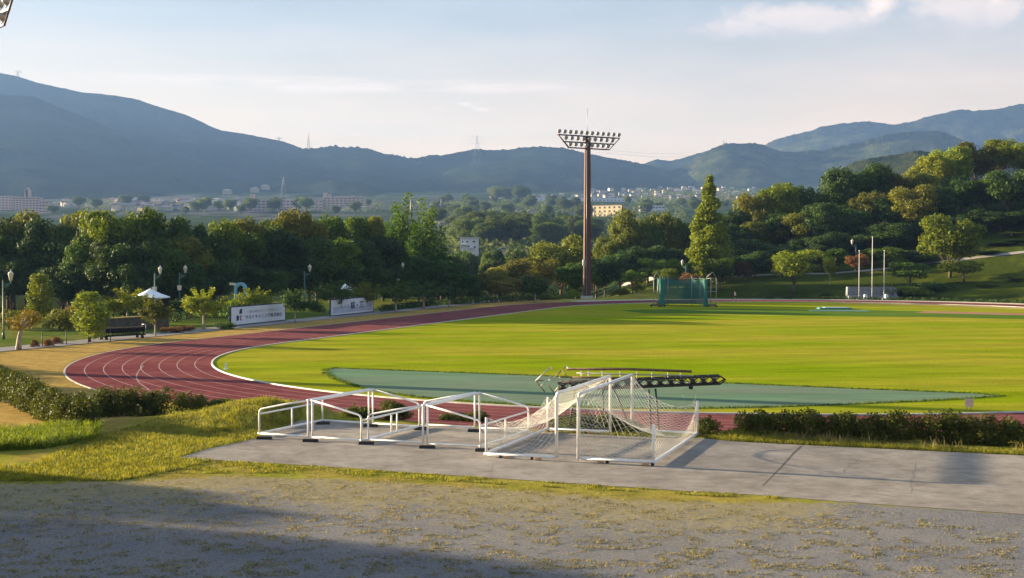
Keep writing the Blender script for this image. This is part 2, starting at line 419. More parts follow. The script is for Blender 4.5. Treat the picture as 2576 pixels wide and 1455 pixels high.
# netting of the throwing cage: woven mesh finer than a pixel, so let part of the light through
def netmat(name, col, cover):
    m, nt, b, N, L = nmat(name); b.inputs['Base Color'].default_value = (*col, 1); b.inputs['Roughness'].default_value = .8
    t = N.new('ShaderNodeBsdfTransparent'); mx = N.new('ShaderNodeMixShader')
    geo = N.new('ShaderNodeNewGeometry'); no = N.new('ShaderNodeTexNoise'); no.inputs['Scale'].default_value = 1.1; no.inputs['Detail'].default_value = 3
    L.new(geo.outputs['Position'], no.inputs['Vector'])
    r = N.new('ShaderNodeMapRange'); r.inputs['To Min'].default_value = cover - .15; r.inputs['To Max'].default_value = cover + .15; L.new(no.outputs['Fac'], r.inputs['Value'])
    L.new(r.outputs[0], mx.inputs[0]); L.new(t.outputs[0], mx.inputs[1]); L.new(b.outputs[0], mx.inputs[2]); L.new(mx.outputs[0], N['Material Output'].inputs['Surface'])
    return m
M_cnet = netmat('cage_netting', (.024, .15, .13), .76)
M_cnet2 = netmat('cage_netting_gathered', (.026, .17, .15), .93)

def mountmat(name, c1, c2, sc):
    m, nt, b, N, L = nmat(name); b.inputs['Roughness'].default_value = 1; b.inputs['Specular IOR Level'].default_value = 0
    geo = N.new('ShaderNodeNewGeometry'); n1 = N.new('ShaderNodeTexNoise'); n1.inputs['Scale'].default_value = sc; n1.inputs['Detail'].default_value = 9; n1.inputs['Roughness'].default_value = .68
    L.new(geo.outputs['Position'], n1.inputs['Vector'])
    r = N.new('ShaderNodeValToRGB'); r.color_ramp.elements[0].position = .36; r.color_ramp.elements[1].position = .66
    r.color_ramp.elements[0].color = (*c1, 1); r.color_ramp.elements[1].color = (*c2, 1); L.new(n1.outputs['Fac'], r.inputs['Fac']); L.new(r.outputs[0], b.inputs['Base Color'])
    n2 = N.new('ShaderNodeTexNoise'); n2.inputs['Scale'].default_value = .09; n2.inputs['Detail'].default_value = 5; n2.inputs['Roughness'].default_value = .7; L.new(geo.outputs['Position'], n2.inputs['Vector'])
    bp = N.new('ShaderNodeBump'); bp.inputs['Strength'].default_value = 1; bp.inputs['Distance'].default_value = 14; L.new(n2.outputs['Fac'], bp.inputs['Height']); L.new(bp.outputs['Normal'], b.inputs['Normal'])
    return m
M_mount = mountmat('mountain_forest', (.010, .020, .012), (.026, .036, .018), .006)
M_mount2 = mountmat('hill_forest', (.012, .025, .011), (.075, .080, .026), .018)
# ------------------------------------------------------------------ light and air
SUN_EL, SUN_AZ = R_(10.2), math.atan2(-math.cos(R_(20)), math.sin(R_(20)))      # azimuth from +Y towards +X
sun_d = bpy.data.lights.new('sun', 'SUN'); sun = bpy.data.objects.new('sun', sun_d); C.objects.link(sun)
sun_d.energy = 5.0; sun_d.angle = R_(0.8); sun_d.color = (1.0, .79, .50)
sdir = Vector((math.sin(SUN_AZ) * math.cos(SUN_EL), math.cos(SUN_AZ) * math.cos(SUN_EL), math.sin(SUN_EL)))
sun.rotation_euler = sdir.to_track_quat('Z', 'Y').to_euler()
sun.location = (-80, 40, 60)
W = bpy.data.worlds.new('World'); scn.world = W; W.use_nodes = True
nt = W.node_tree; N = nt.nodes; L = nt.links; N.clear()
out = N.new('ShaderNodeOutputWorld'); bg = N.new('ShaderNodeBackground'); L.new(bg.outputs[0], out.inputs['Surface'])
sky = N.new('ShaderNodeTexSky'); sky.sky_type = 'NISHITA'; sky.sun_disc = False
sky.sun_elevation = SUN_EL; sky.sun_rotation = SUN_AZ; sky.altitude = 100; sky.air_density = 1.0; sky.dust_density = 1.2; sky.ozone_density = 1.0
tc = N.new('ShaderNodeTexCoord'); sx = N.new('ShaderNodeSeparateXYZ'); L.new(tc.outputs['Generated'], sx.inputs[0])
def mth(op, a, b=None, c=None):
    x = N.new('ShaderNodeMath'); x.operation = op
    for i, v in enumerate((a, b, c)):
        if v is None: continue
        if isinstance(v, (int, float)): x.inputs[i].default_value = v
        else: L.new(v, x.inputs[i])
    return x.outputs[0]
az = mth('ARCTAN2', sx.outputs['X'], sx.outputs['Y']); el = mth('ARCSINE', sx.outputs['Z'])
def cvec(kx, kz, ox=0.0, oz=0.0):
    v = N.new('ShaderNodeCombineXYZ'); L.new(mth('MULTIPLY_ADD', az, kx, ox), v.inputs[0]); L.new(mth('MULTIPLY_ADD', el, kz, oz), v.inputs[1]); return v.outputs[0]
def wno(vec, sc, det=6, ro=.6):
    n = N.new('ShaderNodeTexNoise'); n.inputs['Scale'].default_value = sc; n.inputs['Detail'].default_value = det; n.inputs['Roughness'].default_value = ro; L.new(vec, n.inputs['Vector']); return n.outputs['Fac']
def mrange(v, a, b, c=0.0, d=1.0, smooth=True):
    r = N.new('ShaderNodeMapRange'); r.interpolation_type = 'SMOOTHSTEP' if smooth else 'LINEAR'
    r.inputs['From Min'].default_value = a; r.inputs['From Max'].default_value = b; r.inputs['To Min'].default_value = c; r.inputs['To Max'].default_value = d
    L.new(v, r.inputs['Value']); return r.outputs[0]
def wmix(f, a, b):
    x = N.new('ShaderNodeMix'); x.data_type = 'RGBA'
    if isinstance(f, float): x.inputs[0].default_value = f
    else: L.new(f, x.inputs[0])
    for i, v in ((6, a), (7, b)):
        if isinstance(v, tuple): x.inputs[i].default_value = (*v, 1)
        else: L.new(v, x.inputs[i])
    return x.outputs[2]
def aa(x): return math.atan((x - 1288) / F)
def ee(y): return (633 - y) / F
def blob(x, y, rx, ry):
    """soft mask round one place in the sky: 1 in its middle, falling to 0 at the rim"""
    dx = mth('DIVIDE', mth('SUBTRACT', az, aa(x)), rx / F); dy = mth('DIVIDE', mth('SUBTRACT', el, ee(y)), ry / F)
    return mth('SUBTRACT', 1.0, mth('SQRT', mth('ADD', mth('MULTIPLY', dx, dx), mth('MULTIPLY', dy, dy))))
SKY_K = 5.2         # sky texture values at strength 0.1 are scaled by the cloud colours below
skyc = N.new('ShaderNodeMix'); skyc.data_type = 'RGBA'; skyc.blend_type = 'MULTIPLY'; skyc.inputs[0].default_value = 1; skyc.inputs[7].default_value = (1, 1, 1, 1)
L.new(sky.outputs[0], skyc.inputs[6])
# thin high veil that whitens the sky towards the horizon, in drawn-out streaks
veil = mth('ADD', mrange(el, .03, .28, .92, .22), mth('MULTIPLY', mth('SUBTRACT', wno(cvec(3.0, 16.0), 1.6, 6, .55), .5), .75))
veil = mrange(veil, 0.0, 1.0, 0.0, .92, False)
warm = wmix(mrange(az, -.45, .4), (9.4, 6.5, 3.5), (9.3, 6.15, 3.5))
cool = wmix(mrange(el, .05, .24), warm, (4.7, 5.6, 7.0))
c1 = wmix(veil, skyc.outputs[2], cool)
# cirrus band over the ridge
cir = mth('MULTIPLY', mrange(blob(900, 222, 760, 26), -.1, .7), mrange(wno(cvec(6, 60), 1.5, 5, .6), .36, .62))
c2 = wmix(mth('MULTIPLY', cir, .55), c1, (9.2, 7.3, 6.0))
# cumulus at the upper right: ragged bright tops, grey-mauve flat bases
cn = wno(cvec(26, 34), 1.6, 9, .62)
def cumulus(parts, thr0, thr1):
    m = None
    for p in parts:
        b = blob(*p); m = b if m is None else mth('MAXIMUM', m, b)
    return mrange(mth('ADD', mth('MULTIPLY', m, 1.0), mth('MULTIPLY', mth('SUBTRACT', cn, .5), 1.7)), thr0, thr1)
cu = cumulus([(2020, 68, 230, 46), (1870, 86, 150, 30), (2205, 18, 60, 80), (2430, 50, 170, 85), (2330, 5, 90, 70)], .0, .62)
base = wmix(mrange(mth('ADD', el, mth('MULTIPLY', mth('SUBTRACT', cn, .5), .02)), ee(100), ee(52)), (7.2, 6.0, 5.5), (9.2, 7.2, 5.9))
c3 = wmix(mth('MULTIPLY', cu, .50), c2, base)
cu2 = cumulus([(2482, 22, 44, 48), (2200, 25, 40, 50)], .1, .7)
c4 = wmix(mth('MULTIPLY', cu2, .55), c3, (9.6, 7.8, 6.5))
sm = mth('MULTIPLY', mrange(blob(1180, 272, 110, 16), 0, .7), mrange(wno(cvec(30, 90), 2, 6, .6), .5, .62))
c5 = wmix(mth('MULTIPLY', sm, .6), c4, (9.0, 7.4, 6.3))
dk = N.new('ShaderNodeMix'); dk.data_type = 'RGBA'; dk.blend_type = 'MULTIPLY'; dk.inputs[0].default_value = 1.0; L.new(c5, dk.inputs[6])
zen = mrange(el, .16, .75, .60, .98); zc = N.new('ShaderNodeCombineColor'); [L.new(zen, zc.inputs[i]) for i in range(3)]; L.new(zc.outputs[0], dk.inputs[7])  # overhead sky, out of view, left brighter as added fill for the shade
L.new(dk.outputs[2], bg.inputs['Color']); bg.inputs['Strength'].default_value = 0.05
scn.view_settings.view_transform = 'Standard'; scn.view_settings.look = 'None'; scn.view_settings.gamma = 1; scn.view_settings.exposure = 2.3

def haze():
    m = bpy.data.materials.new('haze_air'); m.use_nodes = True; n = m.node_tree; n.nodes.clear()
    o = n.nodes.new('ShaderNodeOutputMaterial'); v = n.nodes.new('ShaderNodeVolumePrincipled')
    v.inputs['Color'].default_value = (.26, .47, .95, 1); v.inputs['Density'].default_value = HAZE_D; v.inputs['Anisotropy'].default_value = .2
    n.links.new(v.outputs[0], o.inputs['Volume'])
    b = MB(); b.box((0, 3600, (ZTOP - 9) / 2), (13000, 8200, ZTOP + 9))
    h = b.build('haze', m); tag(h, None, None, None, 'stuff'); return h
HAZE_D = 0.74e-4; ZTOP = 690
haze()

# ------------------------------------------------------------------ ground sheet to the horizon
def build_ground():
    ys = [9.0]
    while ys[-1] < 7400: ys.append(ys[-1] * (1.011 if ys[-1] < 90 else 1.014 if ys[-1] < 500 else 1.03) + (.0 if ys[-1] > 20 else .05))
    ys = np.array(ys)
    us = np.concatenate([np.linspace(-1.6, -.46, 40, endpoint=False), np.linspace(-.46, .46, 300), np.linspace(.46, 1.6, 41)[1:]])
    U, Yg = np.meshgrid(us, ys); Xg = np.clip(U * Yg, -6300, 6300)
    Z = zt(Xg, Yg)
    V = np.stack([Xg, Yg, Z], -1).reshape(-1, 3); n, m = Xg.shape
    i = np.arange((n - 1) * m).reshape(n - 1, m)[:, :-1]
    Fq = np.stack([i, i + 1, i + m + 1, i + m], -1).reshape(-1, 4)
    me = mesh_np('ground', V, Fq, [M_ground], True)
    X, Y = Xg.ravel(), Yg.ravel()
    d = track_d(X, Y); u = X / Y
    tan = np.array([.36, .245, .075]); gold = np.array([.26, .225, .045]); yg = np.array([.20, .21, .025]); dgr = np.array([.055, .085, .016]); gr = np.array([.09, .125, .02])
    far = np.array([.028, .045, .014]); bright = np.array([.10, .19, .02])
    col = np.tile(tan, (len(X), 1))
    def blend(c, w):
        nonlocal col
        w = np.clip(w, 0, 1)[:, None]; col = col * (1 - w) + np.asarray(c)[None] * w
    nz = fbm(X / 5, Y / 5, 4, 3); nz2 = fbm(X / 1.6, Y / 1.6, 4, 8)
    nearm = (Y < 72)
    blend(gold, sst((66 - Y) / 4) * nearm)
    blend(yg, nearm * sst((nz - .42) / .2) * .8)
    blend(np.array([.30, .21, .06]), nearm * sst((nz2 - .52) / .15) * .55)
    blend(tan, nearm * sst((-16 - X) / 2) * sst((Y - 55.5) / 2))
    # green ground on the left beyond the path, dark under the wood
    ro = d - RI - RW
    left = (X < 0) & (Y > 75)
    blend(gr, left * sst((ro - 7) / 3))
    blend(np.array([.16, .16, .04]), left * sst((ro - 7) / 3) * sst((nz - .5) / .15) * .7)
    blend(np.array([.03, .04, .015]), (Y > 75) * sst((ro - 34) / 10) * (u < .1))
    # right bank
    rb = (u > .04) & (Y > 100)
    blend(gr * .5, rb * sst((ro - 1.0) / 1))
    blend(yg * .7, rb * sst((nz - .52) / .2) * .45 * sst((ro - 1) / 1))
    blend(np.array([.33, .29, .05]), (u > .035) & (u < .125) & (Y > 180) & (ro > 3) & (ro < 26))  # bank between mast and cage: sunlight put into the ground colour
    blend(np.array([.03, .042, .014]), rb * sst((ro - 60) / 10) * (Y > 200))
    blend(far, sst((Y - 300) / 60))
    blend(np.array([.105, .10, .095]), sst((Y - 1100) / 300) * sst((-.02 - u) / .05) * sst((fbm(X / 45, Y / 45, 4, 31) - .42) / .1) * (Y < 2700))
    blend(far * 1.5, sst((Y - 500) / 300) * sst((fbm(X / 60, Y / 60, 4, 21) - .5) / .1) * .7)
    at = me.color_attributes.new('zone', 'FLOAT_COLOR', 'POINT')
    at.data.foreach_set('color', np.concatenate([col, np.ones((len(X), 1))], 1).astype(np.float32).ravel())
    # gravel yard in the foreground: everything nearer than the pad's front edge line
    fe = [P(x, y, PADZ)[:2] for x, y in ((-700, 1240), (-200, 1215), (0, 1208), (200, 1206), (400, 1198), (560, 1190), (800, 1196), (1000, 1206), (1300, 1226), (1600, 1248), (1850, 1254), (2100, 1252), (2576, 1280), (3100, 1320))]
    fx = np.array([q[0] / q[1] for q in fe]); fy = np.array([q[1] for q in fe])
    lim = np.interp(u, fx, fy)
    gv = sst((lim - Y) / 3.0 + .35)
    a2 = me.attributes.new('gravel', 'FLOAT', 'POINT'); a2.data.foreach_set('value', (gv * (Y < 70)).astype(np.float32))
    tf = np.clip(1 - (lim - Y) / 11, 0, 1) * (1 - .75 * sst((u - .16) / .16)) + .22
    a3 = me.attributes.new('tuft', 'FLOAT', 'POINT'); a3.data.foreach_set('value', tf.astype(np.float32))
    tag(link('ground', me), None, None, None, 'structure')
build_ground()

# ------------------------------------------------------------------ laid surfaces of the stadium
def stadium(r, n=120):
    """closed outline at distance r from the spine, anticlockwise"""
    a = [TC + r * (AN * math.cos(t) + AX * math.sin(t)) for t in np.linspace(math.pi, 2 * math.pi, n)]
    b = [FC + r * (AN * math.cos(t) + AX * math.sin(t)) for t in np.linspace(0, math.pi, n)]
    return a + b
def ring(name, r0, r1, z, mat, kind='structure', parent=None, n=120, sub=None, thick=0.0):
    A, B = stadium(r0, n), stadium(r1, n)
    idx = range(len(A)) if sub is None else sub
    cl = sub is None
    V = []; Fs = []
    idx = list(idx)
    for i in idx:
        V += [(A[i][0], A[i][1], z), (B[i][0], B[i][1], z)]
        if thick: V += [(A[i][0], A[i][1], z - thick), (B[i][0], B[i][1], z - thick)]
    k = 4 if thick else 2; m = len(idx)
    for i in range(m if cl else m - 1):
        j = (i + 1) % m
        Fs.append((k * i, k * i + 1, k * j + 1, k * j))
        if thick:
            Fs.append((k * i, k * j, k * j + 2, k * i + 2)); Fs.append((k * i + 1, k * i + 3, k * j + 3, k * j + 1))
    me = mesh_np(name, V, Fs, [mat]); o = link(name, me, parent)
    if parent is None: tag(o, None, None, None, kind)
    return o
ring('running_track', RI, RI + RW, 0.0, M_track)
lb = MB()
for i in range(1, 9):
    r = RI + 1.22 * i; A, B = stadium(r - .032), stadium(r + .032); n = len(A); o0 = len(lb.V)
    for a, b in zip(A, B): lb.V += [(a[0], a[1], .005), (b[0], b[1], .005)]
    for k in range(n):
        j = (k + 1) % n; lb.F.append((o0 + 2 * k, o0 + 2 * k + 1, o0 + 2 * j + 1, o0 + 2 * j)); lb.S.append(False)
# the curved cut-in line across the lanes
q = [P(x, y, .009) for x, y in ((360, 920), (352, 930), (346, 938), (343, 947), (345, 955), (351, 964), (362, 972), (375, 980))]
for a, b in zip(q[:-1], q[1:]):
    t = Vector(b - a).normalized(); s_ = Vector((-t.y, t.x, 0)) * .04; lb.add([Vector(a) + s_, Vector(a) - s_, Vector(b) - s_, Vector(b) + s_], [(0, 1, 2, 3)])
tag(lb.build('lane_lines', M_line), None, None, None, 'structure')
ring('lawn', 0.0, 0.1, -3, M_lawn).name = 'tmp'
bpy.data.objects.remove(bpy.data.objects['tmp'])
inn = stadium(RI - .02)
lw = MB(); lw.add([(p[0], p[1], .012) for p in inn], [tuple(range(len(inn)))]); tag(lw.build('lawn', M_lawn), None, None, None, 'structure')
ring('kerb', RI - .03, RI + .09, .07, M_kerb, thick=.12)
ring('apron_edge', RI + RW + .02, RI + RW + .10, .015, M_conc, thick=.05)
# pale drain strip round the far bend
nA = 120; far_idx = list(range(nA + 2, nA + 100))
ring('gutter', RI + RW + .45, RI + RW + 3.6, .035, M_gutter, sub=far_idx, thick=.1)
# dry margin strip just inside the far bend
ring('dry_margin', RI - 6.0, RI - .2, .018, M_sand, sub=list(range(nA + 4, nA + 62)))
ot = MB(); ot.add([P(x, y, .016) for x, y in ((1560, 781), (1700, 777), (1900, 777), (2200, 781), (2576, 789), (2900, 797), (2900, 812), (2576, 803), (2300, 798), (2000, 794), (1800, 790), (1620, 789))], [tuple(range(12))]); tag(ot.build('outer_turf', M_turf), None, None, None, 'structure')
# D-zone behind the near goal line
dzp = [(818, 931), (822, 941), (833, 949), (850, 957), (900, 974), (950, 986), (1050, 1000), (1180, 1011), (1340, 1021), (1520, 1027), (1700, 1029), (1900, 1026), (2100, 1020), (2300, 1011), (2440, 1003), (2522, 997), (2440, 990), (2200, 981), (1900, 968), (1600, 956), (1300, 944), (1000, 933), (840, 927)]
dz = MB(); dz.add([P(x, y, .02) for x, y in dzp], [tuple(range(len(dzp)))]); tag(dz.build('dzone_surface', M_dz), None, None, None, 'structure')
# runway and worn strip at the far right
rw = MB(); rw.add([P(x, y, .022) for x, y in ((2300, 787), (2576, 793.5), (2860, 801), (2860, 796), (2576, 788.5), (2330, 783))], [tuple(range(6))]); tag(rw.build('runway', M_runway), None, None, None, 'structure')
# concrete pad
pd = MB(); pd.add([(p[0], p[1], PADZ + .012) for p in PAD], [tuple(range(len(PAD)))]); pad = pd.build('concrete_pad', M_pad); tag(pad, None, None, None, 'structure')
M_joint = simple('joint_dirt', (.09, .075, .05), .95, 0, .3, 5)
jt = MB()
jp = [P(x, y, PADZ + .017) for x, y in ((2016, 1122), (1996, 1140), (1980, 1158), (1958, 1182), (1938, 1202), (1918, 1222))]
for a, b, w in zip(jp[:-1], jp[1:], (.05, .04, .03, .022, .016)):
    t = Vector(b - a).normalized(); s_ = Vector((-t.y, t.x, 0)) * w; jt.add([Vector(a) + s_, Vector(a) - s_, Vector(b) - s_, Vector(b) + s_], [(0, 1, 2, 3)])
tag(jt.build('pad_joint', M_joint), None, None, None, 'structure')
M_crack = simple('crack_dirt', (.17, .155, .14), .95, 0, .3, 5)
ck = MB(); rc = random.Random(3)
for x0, y0, x1, y1 in ((2060, 1200, 2576, 1232), (2160, 1150, 2120, 1190), (2300, 1165, 2290, 1240), (2420, 1150, 2576, 1168), (900, 1150, 1180, 1176), (700, 1140, 760, 1166), (1240, 1170, 1230, 1200), (2000, 1170, 2250, 1176), (1760, 1140, 1960, 1152)):
    pts = [P(x0 + (x1 - x0) * k / 9 + rc.uniform(-6, 6), y0 + (y1 - y0) * k / 9 + rc.uniform(-1.5, 1.5), PADZ + .015) for k in range(10)]
    for a, b in zip(pts[:-1], pts[1:]):
        t = Vector(b - a).normalized(); s_ = Vector((-t.y, t.x, 0)) * rc.uniform(.006, .016); ck.add([Vector(a) + s_, Vector(a) - s_, Vector(b) - s_, Vector(b) + s_], [(0, 1, 2, 3)])
tag(ck.build('pad_cracks', M_crack), None, None, None, 'structure')
# faint tyre marks left on the pad
M_tyre = simple('tyre_marks', (.20, .185, .175), .95, 0, .2, 2)
tm = MB()
for dy, w in ((0, .035), (7, .025), (18, .04), (26, .025)):
    pts = [P(x, y + dy, PADZ + .016) for x, y in ((1320, 1172), (1560, 1178), (1820, 1192), (2100, 1216), (2465, 1250), (2590, 1262))]
    for a, b in zip(pts[:-1], pts[1:]):
        t = Vector(b - a).normalized(); s_ = Vector((-t.y, t.x, 0)) * w; tm.add([Vector(a) + s_, Vector(a) - s_, Vector(b) - s_, Vector(b) + s_], [(0, 1, 2, 3)])
tag(tm.build('tyre_marks', M_tyre), None, None, None, 'structure')
def ribbon(name, pts, w, mat, dz=.05, steps=10):
    """a path laid over the terrain along world points"""
    pts = [np.asarray(p, float) for p in pts]; Q = []
    for a, b in zip(pts[:-1], pts[1:]):
        for k in range(steps): Q.append(a + (b - a) * k / steps)
    Q.append(pts[-1]); V = []; Fs = []
    for i, p in enumerate(Q):
        t = Q[min(i + 1, len(Q) - 1)] - Q[max(i - 1, 0)]; t = t[:2] / np.linalg.norm(t[:2]); nrm = np.array([-t[1], t[0]])
        for k, s_ in enumerate((-1, -.33, .33, 1)):
            x, y = p[:2] + nrm * w / 2 * s_; V.append((x, y, z1(x, y) + dz))
        if i:
            for k in range(3): Fs.append((4 * i - 4 + k, 4 * i - 3 + k, 4 * i + 1 + k, 4 * i + k))
    return tag(link(name, mesh_np(name, V, Fs, [mat])), None, None, None, 'structure')
# walking path outside the left of the track
lp = []
for t in np.linspace(-45, 118, 26):
    s = TC + AX * t - AN * (RI + RW + 7.2 + (4 if t < 0 else 0) * (t / 45) ** 2)
    lp.append(s)
ribbon('walking_path', lp, 3.4, M_path, .04, 4)
def on_ground(x, y, lo=60, hi=1200):
    """where the line of sight first meets the terrain"""
    ya = np.geomspace(lo, hi, 900); d = ray(x, y)
    zz = HC + d[2] * ya; g = zt(d[0] * ya, ya)
    k = np.argmax(g >= zz)
    Yv = ya[k] if g[k] >= zz[k] else hi
    return np.array([d[0] * Yv, Yv, z1(d[0] * Yv, Yv)])
ribbon('hill_path', [on_ground(x, y)[:2] for x, y in ((1560, 717), (1640, 706), (1700, 703))], 2.2, M_gutter, .08)
ribbon('park_path', [on_ground(x, y, 232)[:2] for x, y in ((1790, 700), (1950, 692), (2080, 690), (2150, 685), (2220, 679), (2290, 668), (2400, 656), (2500, 645), (2590, 634), (2700, 620))], 1.7, M_path, .08)
# ------------------------------------------------------------------ football goals
def Z6(x, y, z=PADZ): return P((980 + x / 2.576) * .63137, (1400 + y / 2.576) * .63137, z)
def net_grid(fn, nu, nv, diag=True):
    """diamond netting over a surface fn(u,v)->xyz"""
    u, v = np.meshgrid(np.linspace(0, 1, nu + 1), np.linspace(0, 1, nv + 1), indexing='ij')
    Pt = fn(u, v); A = []; B = []
    for (di, dj) in ((1, 1), (1, -1)):
        for i in range(nu):
            for j in range(nv):
                if (i + j) % 2 == (0 if dj == 1 else 1):
                    j0, j1 = (j, j + 1) if dj == 1 else (j + 1, j)
                    A.append(Pt[i, j0]); B.append(Pt[i + 1, j1])
    for i in range(nu):
        for j in (0, nv): A.append(Pt[i, j]); B.append(Pt[i + 1, j])
    for j in range(nv):
        for i in (0, nu): A.append(Pt[i, j]); B.append(Pt[i, j + 1])
    return A, B
def big_goal(name, near, far, dep, label, seed):
    e = far - near; wd = float(np.linalg.norm(e[:2])); rz = math.atan2(e[1], e[0])
    t = thing(name, (near[0], near[1], PADZ + .012), label, 'goal', rz, 'full-size football goals parked face to face')
    r = .06; H = 2.44; hb = 1.46; z0 = .13
    b = MB()
    for x in (0, wd): b = MB().tube([(x, 0, z0 - .02), (x, 0, H - .14), (x + (.05 if x == 0 else -.05), 0, H - .03), (x + (.16 if x == 0 else -.16), 0, H)], r, 10); b.build('post', M_white, t)
    MB().tube([(.14, 0, H), (wd - .14, 0, H)], r, 10).build('crossbar', M_white, t)
    for x in (0, wd): MB().tube([(x, dep, z0), (x, dep, hb)], .045, 8).build('rear_post', M_white, t)
    for x in (0, wd): MB().tube([(x, .05, z0), (x, dep, z0)], r, 10).build('side_rail', M_white, t)
    MB().tube([(-.05, dep + .02, z0), (wd + .05, dep + .02, z0)], r, 10).build('rear_rail', M_white, t)
    A = []; B = []
    def rear_top(u): return hb - (.80 + .1 * seed) * np.sin(np.pi * u) ** .8
    def side_top(v): return H + (hb - H) * v - 1.0 * np.sin(np.pi * np.clip(v, 0, 1)) ** 1.1
    def roof(u, v):
        z = H + (rear_top(u) - H) * v - .55 * np.sin(np.pi * v) * (.35 + .65 * np.sin(np.pi * u))
        ed = np.minimum(u, 1 - u) * wd
        zs = side_top(v); k = np.clip(1 - ed / .9, 0, 1) ** 1.5
        z = z * (1 - k) + zs * k
        return np.stack([u * wd, v * dep * (1 + .05 * np.sin(np.pi * u)), z], -1)
    def back(u, v): return np.stack([u * wd, dep * (1 + .05 * np.sin(np.pi * u) * v) + 0 * u, z0 + v * (rear_top(u) - z0)], -1)
    def sidep(x):
        return lambda u, v: np.stack([x + .04 * np.sin(3 * np.pi * u) * np.sin(np.pi * v), u * dep, z0 + v * (side_top(u) - z0)], -1)
    for g in (net_grid(roof, 56, 22), net_grid(back, 56, 11), net_grid(sidep(0), 18, 15), net_grid(sidep(wd), 18, 15)):
        A += g[0]; B += g[1]
    nt_ = link('net', segs_mesh('net', A, B, .0043, M_net), t)
    # trolley feet: timber wedges with a dark castor
    for x, y in ((-.05, dep * .30), (-.05, dep * .75), (wd, dep * .35), (wd + .02, dep * .95)):
        k = MB().box((x, y - .14, .05), (.12, .24, .085), .3).build('timber_foot', M_wood, t)
        MB().tube([(x - .05, y + .12, .06), (x + .07, y + .12, .06)], .058, 12).build('castor', M_rub, t)
    return t
g1n, g1f = P(1400, 1161, PADZ), P(1535, 1095, PADZ); g1r = P(1221, 1152, PADZ)
g2n, g2f = P(1455, 1163, PADZ), P(1590, 1091, PADZ); g2r = P(1648, 1170, PADZ)
def perp(p, a, b):
    e = (b - a)[:2] / np.linalg.norm((b - a)[:2]); w = (p - a)[:2]; return abs(e[0] * w[1] - e[1] * w[0])
big_goal('soccer_goal', g1n, g1f, perp(g1r, g1n, g1f), 'large white netted goal opening to the right, beside the small bare goals', 0)
big_goal('soccer_goal', g2f, g2n, perp(g2r, g2n, g2f), 'large white netted goal opening to the left, nearest the pad joint', 1)

def small_goal(near, far, dep, label):
    e = far - near; wd = float(np.linalg.norm(e[:2])); rz = math.atan2(e[1], e[0])
    t = thing('small_goal', (near[0], near[1], PADZ + .012), label, 'goal', rz, 'small white goal frames without nets')
    r = .042; H = 1.60; hb = 1.10; z0 = .14
    for x in (0, wd): MB().tube([(x, 0, z0), (x, 0, H)], r, 8).build('post', M_white, t)
    MB().tube([(-.03, 0, H), (wd + .03, 0, H)], r * 1.25, 8).build('crossbar', M_white, t)
    for x in (0, wd):
        pts = [(x, .03, H - .01), (x, dep * .5, (H + hb) / 2 + .02), (x, dep - .16, hb + .05)] + [(x, dep - .16 + .16 * math.sin(a), hb + .05 - .2 * (1 - math.cos(a))) for a in (.5, 1.0, 1.5)] + [(x, dep, hb - .3), (x, dep, z0)]
        MB().tube(pts, r * .9, 8).build('stay', M_white, t)
        MB().tube([(x, .0, z0), (x, dep, z0)], r, 8).build('side_rail', M_white, t)
    MB().tube([(0, dep, hb - .17), (wd, dep, hb - .17)], r * .85, 8).build('rear_bar', M_white, t)
    MB().tube([(-.04, dep, z0), (wd + .04, dep, z0)], r * 1.2, 8).build('rear_rail', M_white, t)
    MB().tube([(wd * .5, dep, z0), (wd * .5, dep, hb - .17)], r * .85, 8).build('strut', M_white, t)
    return t
def unit(nl, nm, nr, fl, fm, labs):
    e = (fm - nm); e /= np.linalg.norm(e); pr = np.array([e[1], -e[0], 0]); ln = np.linalg.norm(fm - nm)
    o = .10
    small_goal(nm - pr * o, fm - pr * o, perp(nl, nm, fm) - o, labs[0])
    small_goal(fm + pr * o, nm + pr * o, perp(nr, nm, fm) - o, labs[1])
zb = PADZ + .14
uA = [Z6(x, y, zb) for x, y in ((105, 852), (660, 882), (1240, 905), (760, 710), (1283, 742))]
uB = [Z6(x, y, zb) for x, y in ((1262, 907), (1840, 945), (2440, 968), (1818, 765), (2372, 785))]
for u_ in (uA, uB):
    for q in u_: q[2] = 0
unit(*uA, ['leftmost small white goal frame, at the grass edge of the pad', 'second small white goal frame from the left, backing onto the third'])
unit(*uB, ['third small white goal frame from the left, backing onto the second', 'small white goal frame nearest the large netted goals'])
for k, (x, y, rz_) in enumerate(((188, 893, .0), (662, 920, -.05), (1236, 946, .05), (1860, 986, 0), (2430, 1016, .1), (790, 742, .1), (1282, 766, -.1), (1800, 797, .05), (2350, 818, .0))):
    q = Z6(x, y, PADZ + .05)
    b = MB().box((0, 0, .06), (.62, .20, .115), 0, 0, 0, .93); 
    o = b.build('rubber_block', M_rub); o.location = (q[0], q[1], PADZ + .014); o.rotation_euler = (0, 0, rz_)
    tag(o, ('black rubber block under the near rail of the small goals, %s from the left' % ('first', 'second', 'third', 'fourth', 'fifth')[k]) if k < 5 else
        ('black rubber block under the far rail of the small goals, %s from the left' % ('first', 'second', 'third', 'fourth')[k - 5]), 'block', 'rubber blocks under the small goals')

